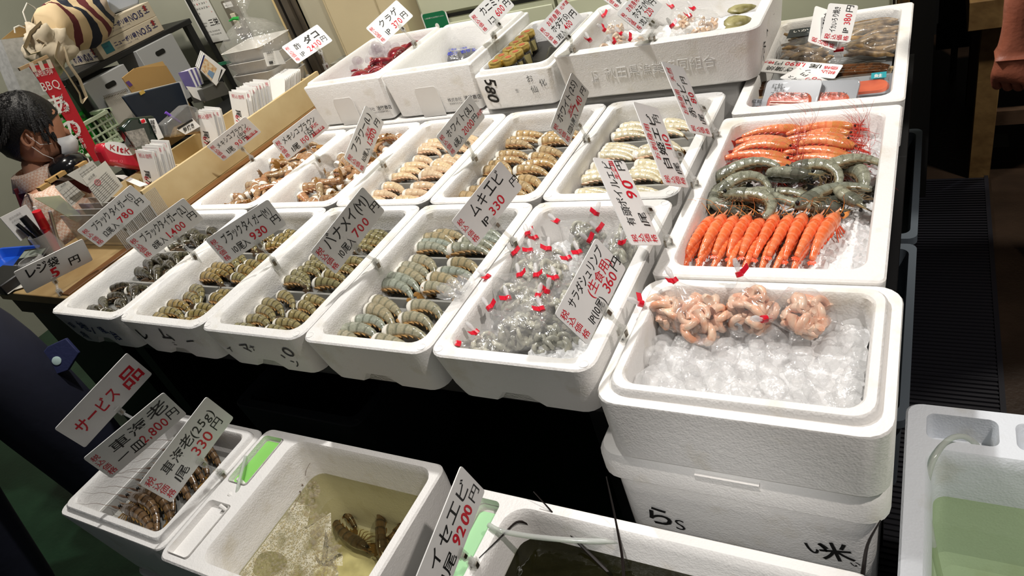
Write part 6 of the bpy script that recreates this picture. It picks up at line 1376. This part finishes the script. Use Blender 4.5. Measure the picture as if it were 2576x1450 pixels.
mb = MB(); o_ = ax(464, 333, -.264); text_mb(mb, '釜焼き', 0, 0, .018, frame(o_, ax(498, 314, -.264) - o_, ax(448, 322, -.264) - o_), off=.02, fit=.05); mb.build('printing', INK, t, 0); slab('label_band', INK, xq(-.2645, (449, 326), (486, 303), (483, 299), (446, 322)), .0006, t)
tag(MB().tube([ax(416, 283, -.30), ax(455, 309, -.29)], [.0055, .004], 10).build('purple_pen', mat('purple_plastic', '7a4fc0', .3)), 'purple pen sticking up between the snack packs', 'pen')
t = thing('snack_bag', 'red foil snack bag with a white oval logo and small mini 12 print', 'snack bag', (0, 0, 0)); slab('bag', mat('red_foil', 'c01f33', .3, coat=.5, bump=.5, bscale=40), xq(-.34, (272, 413), (378, 430), (388, 402), (338, 372), (258, 358), (254, 376)), .05, t, .01)
lp_ = [ax(302 + 38 * cos(a) - 8 * sin(a), 374 + 12 * cos(a) + 13 * sin(a), -.339) for a in [-2 * pi * i / 24 for i in range(24)]]; slab('logo_oval', WHT, lp_, .001, t)
mb = MB(); o_ = ax(276, 377, -.3375); text_mb(mb, 'KitK', 0, 0, .026, frame(o_, ax(334, 390, -.3375) - o_, ax(268, 362, -.3375) - o_), off=.04, fit=.07); mb.build('logo_lettering', mat('logo_red', 'b01828', .4), t, 0)
mb = MB(); o_ = ax(276, 406, -.3375); text_mb(mb, 'mini 12', 0, 0, .011, frame(o_, ax(334, 412, -.3375) - o_, ax(270, 392, -.3375) - o_), off=.0, fit=.045); mb.build('printing', mat('light_red_print', 'e87a84', .4), t, 0)
# foam tray bundle in a big clear bag
bx = -.42; by = 1.40; t = thing('bagged_trays', 'big clear bag of stacked white foam trays with a paper label', 'tray bundle', (bx, by, .78)); wt = mat('white_tray_foam', 'dddad4', .5)
for k in range(5):
    mb = MB(); mb.loft([ring(.2, .15, .02, 0), ring(.24, .19, .025, .055), ring(.245, .195, .025, .058), ring(.23, .18, .02, .058), ring(.19, .14, .015, .006)]); o = mb.build('foam_tray', wt, t); o.location = (.02, -.0, .0 + .048 * k)
fb = MB(); n = 28; rgs = []
for z_, r in ((0, .9), (.02, 1.02), (.14, 1.05), (.27, .95), (.32, .55), (.345, .16), (.365, .12), (.40, .35), (.46, .5), (.52, .42)):
    rgs.append([(.02 + .155 * r * cos(q) * (1 + .12 * noise.noise(Vector((cos(q) * 2, sin(q) * 2, z_ * 9)))), .125 * r * sin(q) * (1 + .12 * noise.noise(Vector((cos(q) * 2 + 5, sin(q) * 2, z_ * 9)))) + (.06 * max(0, z_ - .33) / .2), z_) for q in [2 * pi * i / n for i in range(n)]])
fb.loft(rgs, True, False); fb.build('bag', FILM, t, 60)
P = xq(-.26, (673, 167), (720, 160), (702, 126), (663, 133)); inv_ = Matrix.Translation((bx, by, .78)).inverted(); slab('label', CARD, [inv_ @ Vector((-.262, p.y, p.z)) for p in P], .001, t)
mb = MB(); o_ = inv_ @ (P[0] + Vector((.0015, 0, 0))); Ml = frame(o_, P[1] - P[0], P[3] - P[0]); text_mb(mb, '品質表示', .01, .045, .009, Ml, jit=0, off=.01)
for i in range(6): text_mb(mb, 'フードパック中身五十枚入'[i:i + 7], .008, .035 - .006 * i, .005, Ml, jit=0)
for i in range(9): mb.box((.012 + .0022 * i, .012, .0003), (.0009 + .0006 * (i % 3), .01, .0004), Ml)
mb.build('printing', INK, t, 0); MB().tube([(.0, .0, .35), (-.02, -.01, .356), (-.04, -.02, .352)], [.008, .006, .002], 8).build('green_tie', mat('green_tie', '1f9a3c', .4), t)
# organiser with delivery notes, green folder, pen cup, calculator, jar, blue tray, papers
t = thing('file_organiser', 'clear ribbed desk organiser full of delivery notes at the tray end', 'organiser', (-.2, .35, .78)); cl = clear_mat('ribbed_acrylic', 'dedcd6', .4, .15, 0, 50, .22)
for i in range(4): MB().box((.0, -.02 + .035 * i, .055), (.30, .004, .11)).build('divider', cl, t)
rb_ = MB()
for i in range(36): rb_.box((.1445, -.05 + .0052 * i, .055), (.0025, .0026, .11))
rb_.build('ribbed_side', cl, t)
paperm = mat('form_paper', 'c6c3ba', .7); 
def paper(uvs, X, label, lines=8, col=INK, m=paperm, stamp=False):
    t = thing('delivery_note', label, 'paper', (0, 0, 0)); P = xq(X, *uvs); slab('sheet', m, P, .0015, t); mb = MB(); Mp = frame(P[0] + (P[1] - P[0]).cross(P[3] - P[0]).normalized() * .0012, P[1] - P[0], P[3] - P[0]); w = (P[1] - P[0]).length; h = (P[3] - P[0]).length
    for i in range(lines): mb.box((w * .5, h * (.1 + .62 * i / lines), 0), (w * .84, h * .008, .0003), Mp)
    for i in range(5): mb.box((w * (.1 + .19 * i), h * .38, 0), (w * .006, h * .56, .0003), Mp)
    text_mb(mb, '納品書', w * .3, h * .82, h * .09, Mp, jit=0); text_mb(mb, '毎度ありがとうございます', w * .1, h * .76, h * .04, Mp, jit=0); mb.build('printing', col, t, 0)
    if stamp: s_ = MB(); s_.tube([Mp @ Vector((w * .45 + h * .09 * cos(q), h * .62 + h * .09 * sin(q), .001)) for q in [2 * pi * i / 20 for i in range(21)]], .0008, 5); text_mb(s_, '印', w * .40, h * .58, h * .1, Mp, jit=0); s_.build('stamp', pinkink, t, 0)
paper(((258, 520), (310, 468), (265, 405), (208, 450)), -.22, 'front delivery note with a red round stamp in the organiser', 10, GREYINK, stamp=True)
paper(((220, 470), (262, 440), (232, 405), (168, 440)), -.27, 'crumpled white note behind the stamped delivery note', 6, GREYINK)
paper(((180, 520), (215, 490), (172, 455), (138, 470)), -.33, 'white note sheet behind the green clear folder', 4, GREYINK)
o = slab('clear_folder', clear_mat('green_clear_folder', 'c4d2a8', .3, .2, 0, 50, .25), xq(-.30, (195, 560), (212, 548), (150, 492), (86, 498)), .004); tag(o, 'pale green clear folder leaning behind the pen cup', 'folder')
for k, (u, v) in enumerate(((110, 470), (130, 452), (150, 440), (205, 415))):
    c = ax(u, v, -.37); tag(MB().box((c.x, c.y, c.z), (.02, .035, .012)).build('index_tab', kraft), '%s brown cardboard divider tab behind the notes' % ORD[k], 'tab', 'cardboard divider tabs')
pc = az(140, 640, .782); pc = Vector((-.40, .27, .782)); t = thing('pen_cup', 'clear plastic cup holding pens at the counter front', 'cup', pc)
MB().lathe([(.03, 0), (.034, .002), (.038, .085), (.0365, .085), (.032, .004)], 24, cap=False).build('cup', CLEAR, t)
def pen(dx, dy, ln, r, m, label, capm=None):
    b_ = pc + Vector((dx * .4, dy * .4, .006)); e_ = b_ + (Vector((dx * 1.4, dy * 1.4, ln))).normalized() * ln; o = thing('pen', label, 'pen', b_, 'pens in the cup'); MB().tube([Vector((0, 0, 0)), (e_ - b_) * .62], r, 10).build('barrel', m, o); MB().tube([(e_ - b_) * .62, e_ - b_], [r * 1.15, r * 1.05], 10).build('cap', capm or m, o)
redp = mat('red_plastic', 'c81e2c', .3); blkp = mat('black_plastic', '141416', .35)
pen(.02, .01, .15, .0125, redp, 'thick red marker pen in the clear cup'); pen(-.015, .0, .14, .011, blkp, 'thick black marker pen in the clear cup'); pen(.0, .02, .155, .005, WHT, 'thin white ballpoint pen in the clear cup'); pen(.03, .025, .14, .005, mat('silver_pen', 'b9b9c0', .3, .6), 'thin silver pen at the right side of cup'); pen(-.03, -.01, .13, .006, blkp, 'thin black pen leaning left in the cup')
t = thing('calculator', 'black calculator lying behind the clear cup', 'calculator', (-.44, .19, .783)); t.rotation_euler = (.25, 0, .2); MB().box((0, 0, .012), (.12, .15, .014)).build('case', blkp, t, bevel=.004)
kb = MB()
for i in range(5):
    for j in range(4): kb.box((-.04 + .02 * i, -.055 + .018 * j, .021), (.014, .012, .004))
kb.build('keys', mat('grey_keys', '77777c', .4), t, bevel=.001); MB().box((0, .048, .020), (.1, .03, .002)).build('display', mat('lcd_grey', '8d958a', .2), t)
o = thing('order_form', 'white order form sheet standing on the calculator', 'paper', (0, 0, 0)); P = xq(-.47, (52, 607), (107, 573), (66, 515), (0, 548)); slab('sheet', CARD, P, .003, o); mb = MB(); Mp = frame(P[0] + Vector((.003, 0, 0)), P[1] - P[0], P[3] - P[0])
for i in range(6): text_mb(mb, '注文控日付品名数量'[i % 3:i % 3 + 5], .012, .015 + .011 * i, .008, Mp, jit=.05)
mb.build('printing', GREYINK, o, 0); slab('lined_box', mat('lavender_box', '9a98a8', .6), xq(-.4685, (58, 601), (92, 581), (78, 563), (42, 580)), .0006, o)
tag(MB().box((-.43, .115, .80), (.16, .10, .036)).build('ribbed_black_box', mat('ribbed_black', '17171a', .4), bevel=.004), 'black ribbed box in front of the calculator', 'box')
t = thing('glass_jar', 'low clear glass jar standing behind the 5 yen card', 'jar', (-.335, .17, .782)); MB().lathe([(.032, 0), (.036, .004), (.036, .05), (.03, .058), (.028, .056), (.033, .048), (.033, .006)], 26, cap=False).build('jar', CLEAR, t); MB().lathe([(.031, .006), (.031, .02)], 20).build('contents', blkp, t)
tb = thing('coin_tray', 'bright blue plastic coin tray at the far left of counter', 'tray', (-.575, .18, .782)); mb = MB(); mb.loft([ring(.15, .16, .02, 0), ring(.18, .19, .02, .03), ring(.165, .175, .018, .03), ring(.14, .15, .015, .004)]); mb.build('tray', mat('bright_blue_plastic', '1f56c8', .3), tb); tb.rotation_euler = (0, .12, .3)
for k, (u, v, w, h, a, lab) in enumerate(((30, 690, .14, .09, .3, 'white slip under the blue coin tray'), (70, 700, .10, .12, .5, 'pale slip behind the 5 yen card'), (20, 720, .12, .08, .1, 'cream slip at the front edge of counter'))):
    c = az(u, v, .783 + .002 * k); o = MB().box((0, 0, 0), (w, h, .0015)).build('paper_slip', paperm); o.location = c; o.rotation_euler = (0, 0, a); tag(o, lab, 'paper', 'paper slips on the counter')
# black bag and green baskets behind the seller
o = MB(); o.ball((0, 0, 0), (.06, .065, .045), 16, 10); o = o.build('black_plastic_bag', mat('black_film', '101012', .15, coat=.6, bump=1., bscale=25), None, 80); o.location = ax(172, 420, -.50); tag(o, 'crumpled black plastic bag beside the seller', 'bag')
bk_m = mat('green_basket_plastic', '2fae3a', .4); bk_w = mat('pale_green_basket', 'b8c4a8', .4)
def basket(c, w, d, h, m, label):
    mb = MB(); nx = 9
    for s in (-1, 1):
        for i in range(nx + 1):
            mb.box((-w / 2 + w * i / nx, s * d / 2, h / 2), (.006, .005, h)); mb.box((s * w / 2, -d / 2 + d * i / nx, h / 2), (.005, .006, h))
        for j in range(5): mb.box((0, s * d / 2, h * j / 4), (w, .007, .006)); mb.box((s * w / 2, 0, h * j / 4), (.007, d, .006))
    mb.box((0, 0, .003), (w, d, .006)); mb.box((0, d / 2, h), (w + .02, .02, .012)).box((0, -d / 2, h), (w + .02, .02, .012)).box((w / 2, 0, h), (.02, d, .012)).box((-w / 2, 0, h), (.02, d, .012))
    o = mb.build('basket', m, None, 0); o.location = c; return tag(o, label, 'basket')
basket(ax(222, 388, -.88), .2, .24, .12, bk_w, 'pale green lattice basket behind the red banner'); basket(ax(190, 360, -1.02), .16, .22, .10, bk_m, 'bright green lattice basket behind the seller'); basket(ax(180, 392, -.76), .12, .14, .07, bk_m, 'bright green shallow basket next to the black bag')
tag(MB().box((-.90, .88, .36), (.34, .40, .72)).build('back_cabinet', dark), 'low dark cabinet carrying the baskets behind the seller', 'cabinet')
# red banner
t = thing('banner', 'narrow red hanging banner with white BBQ lettering', 'banner', (0, 0, 0)); X_ = -.66; P = xq(X_, (238, 407), (259, 401), (130, 157), (74, 168)); slab('cloth', mat('banner_red', 'c01c2c', .55), P, .003, t)
mb = MB(); Mb_ = frame(P[3] + Vector((.0012, 0, 0)), P[2] - P[3], P[3] - P[0]); w = (P[2] - P[3]).length; hh = (P[3] - P[0]).length
text_mb(mb, '築地魚河岸', w * .06, -.035, .026, Mb_, jit=0, fit=w * .82, off=.0); text_mb(mb, 'BBQ', w * .08, -.085, .042, Mb_, jit=0, fit=w * .86, off=-.005); text_mb(mb, 'あ', w * .0, -.165, .075, Mb_, jit=0, off=.02); text_mb(mb, 'の', w * .0, -.255, .08, Mb_, jit=0, off=.02); text_mb(mb, 'イチ押', w * .60, -.10, .022, Mb_, vert=True, jit=0); text_mb(mb, 'ここに食材', w * .62, -.19, .020, Mb_, vert=True, jit=0, track=1.1); text_mb(mb, 'BBQ', w * .15, -.315, .02, Mb_, jit=0, shear=.2); mb.box((w * .5, -.352, .0003), (w * .45, .035, .0004), Mb_); mb.build('lettering', WHT, t, 0)
tp = MB()
for i in range(3): tp.box((w * (.12 + .38 * i), -.004, .001), (.014, .03, .0006), Mb_)
tp.build('tape', mat('clear_tape', 'd8c8b8', .3), t)
tag(MB().box((X_ - .016, (P[3].y + P[2].y) / 2 - .01, P[3].z + .004), (.010, .11, .010)).build('banner_rail', mat('pale_wood_rail', 'b59a74', .5)), 'thin wooden rail from which the red banner hangs', 'rail')
# striped tote bag, shopping bag
stp = bpy.data.materials.new('striped_canvas'); stp.use_nodes = True; T_ = NT(stp); b = T_.nt.nodes['Principled BSDF']; b.inputs['Roughness'].default_value = .8; uvn = T_.n('ShaderNodeUVMap'); sx_ = T_.n('ShaderNodeSeparateXYZ'); T_.nt.links.new(uvn.outputs[0], sx_.inputs[0]); rp = T_.n('ShaderNodeValToRGB'); rp.color_ramp.interpolation = 'CONSTANT'
cols = [(0, 'c9b28c'), (.20, '5a1c22'), (.30, 'c9b28c'), (.42, '161c2c'), (.54, 'c9b28c'), (.64, '5a1c22'), (.74, 'c9b28c'), (.82, '161c2c'), (.92, 'b9a898')]
el = rp.color_ramp.elements; el[0].position = 0; el[0].color = lin(cols[0][1]); el[1].position = cols[1][0]; el[1].color = lin(cols[1][1])
for p_, c_ in cols[2:]: e = el.new(p_); e.color = lin(c_)
T_.nt.links.new(sx_.outputs[0], rp.inputs[0]); T_.nt.links.new(rp.outputs[0], b.inputs[0])
t = thing('tote_bag', 'crumpled canvas tote bag with maroon and navy stripes on the cartons', 'bag', (0, 0, 0)); tb_ = MB()
A0 = ax(130, 95, -.87); B0 = ax(262, 12, -.93); rings = []; uvs = []
for i in range(15):
    s = i / 14; c = A0.lerp(B0, s) + Vector((0, 0, .012 * sin(s * 7))); r = .075 + .02 * sin(s * 3 + .5); row = []
    for j in range(22):
        q = 2 * pi * j / 22; k = 1 + .30 * noise.noise(Vector((cos(q) * 1.9, sin(q) * 1.9, s * 5))) - .12 * s; row.append(c + Vector((.06 * k * cos(q), .02 * sin(q * 2 + s * 5), r * k * sin(q)))); uvs.append((s, j / 22))
    rings.append(row)
tb_.loft(rings, uvs=uvs); tb_.build('bag', stp, t, 80)
canv = mat('canvas_strap', 'b9aa90', .8, bump=.2, bscale=80)
st = MB(); st.tube([ax(150, 110, -.79), ax(140, 145, -.78), ax(168, 185, -.78), ax(200, 235, -.78), ax(205, 258, -.78), ax(218, 245, -.78), ax(200, 200, -.78), ax(172, 160, -.78), ax(160, 120, -.79)], .016, 8, flat=.18); st.build('strap', canv, t)
st = MB(); st.tube([ax(105, 60, -.8), ax(78, 85, -.8), ax(62, 120, -.8), ax(72, 138, -.8), ax(98, 130, -.8), ax(108, 110, -.8), ax(90, 100, -.8)], .015, 8, flat=.2); st.build('strap', canv, t)
mb = MB(); mb.ball((0, 0, 0), (.05, .075, .075), 34, 24)
for v in mb.v:
    k_ = 1 + .45 * noise.noise(v * 26) + .25 * abs(noise.noise(v * 55 + Vector((3, 1, 2)))); v.x *= k_; v.y *= k_; v.z *= k_
o = mb.build('knot_bundle', mat('cream_canvas', 'c8bca6', .8, bump=.5, bscale=20), t, 80); o.location = ax(125, 118, -.83)
t = thing('paper_bag', 'white patterned paper shopping bag with rope handles behind the banner', 'bag', (0, 0, 0)); P = xq(-.96, (62, 250), (130, 235), (75, 92), (2, 100)); slab('bag', mat('printed_white_paper', 'c3c3c2', .6, var=.25, vscale=50), P, .09, t)
slab('lining', mat('kraft_lining', '94784a', .7), xq(-.99, (4, 99), (75, 91), (72, 62), (42, 68)), .003, t)
hd = MB(); hd.tube([ax(38, 83, -.97), ax(36, 70, -.97), ax(48, 65, -.97), ax(62, 70, -.97)], .003, 6); hd.tube([ax(68, 60, -1.0), ax(58, 30, -1.0), ax(68, 8, -1.0), ax(85, 18, -1.0), ax(98, 32, -1.0)], .003, 6); hd.build('rope_handles', mat('white_rope', 'd0cdc4', .7), t)
t = thing('clear_tub', 'pale blue plastic tub on top of the cartons at the picture edge', 'tub', (0, 0, 0)); slab('tub', mat('pale_blue_tub', 'b4bccb', .3), xq(-.97, (280, 38), (352, 12), (355, -30), (262, -20)), .12, t, .01)
# drop prototypes that were never placed
for nm in [o.name for o in bpy.data.objects if o.parent is None and o.get('label') == 'x']:
    o = bpy.data.objects[nm]
    for c in list(o.children_recursive): bpy.data.objects.remove(c)
    bpy.data.objects.remove(o)
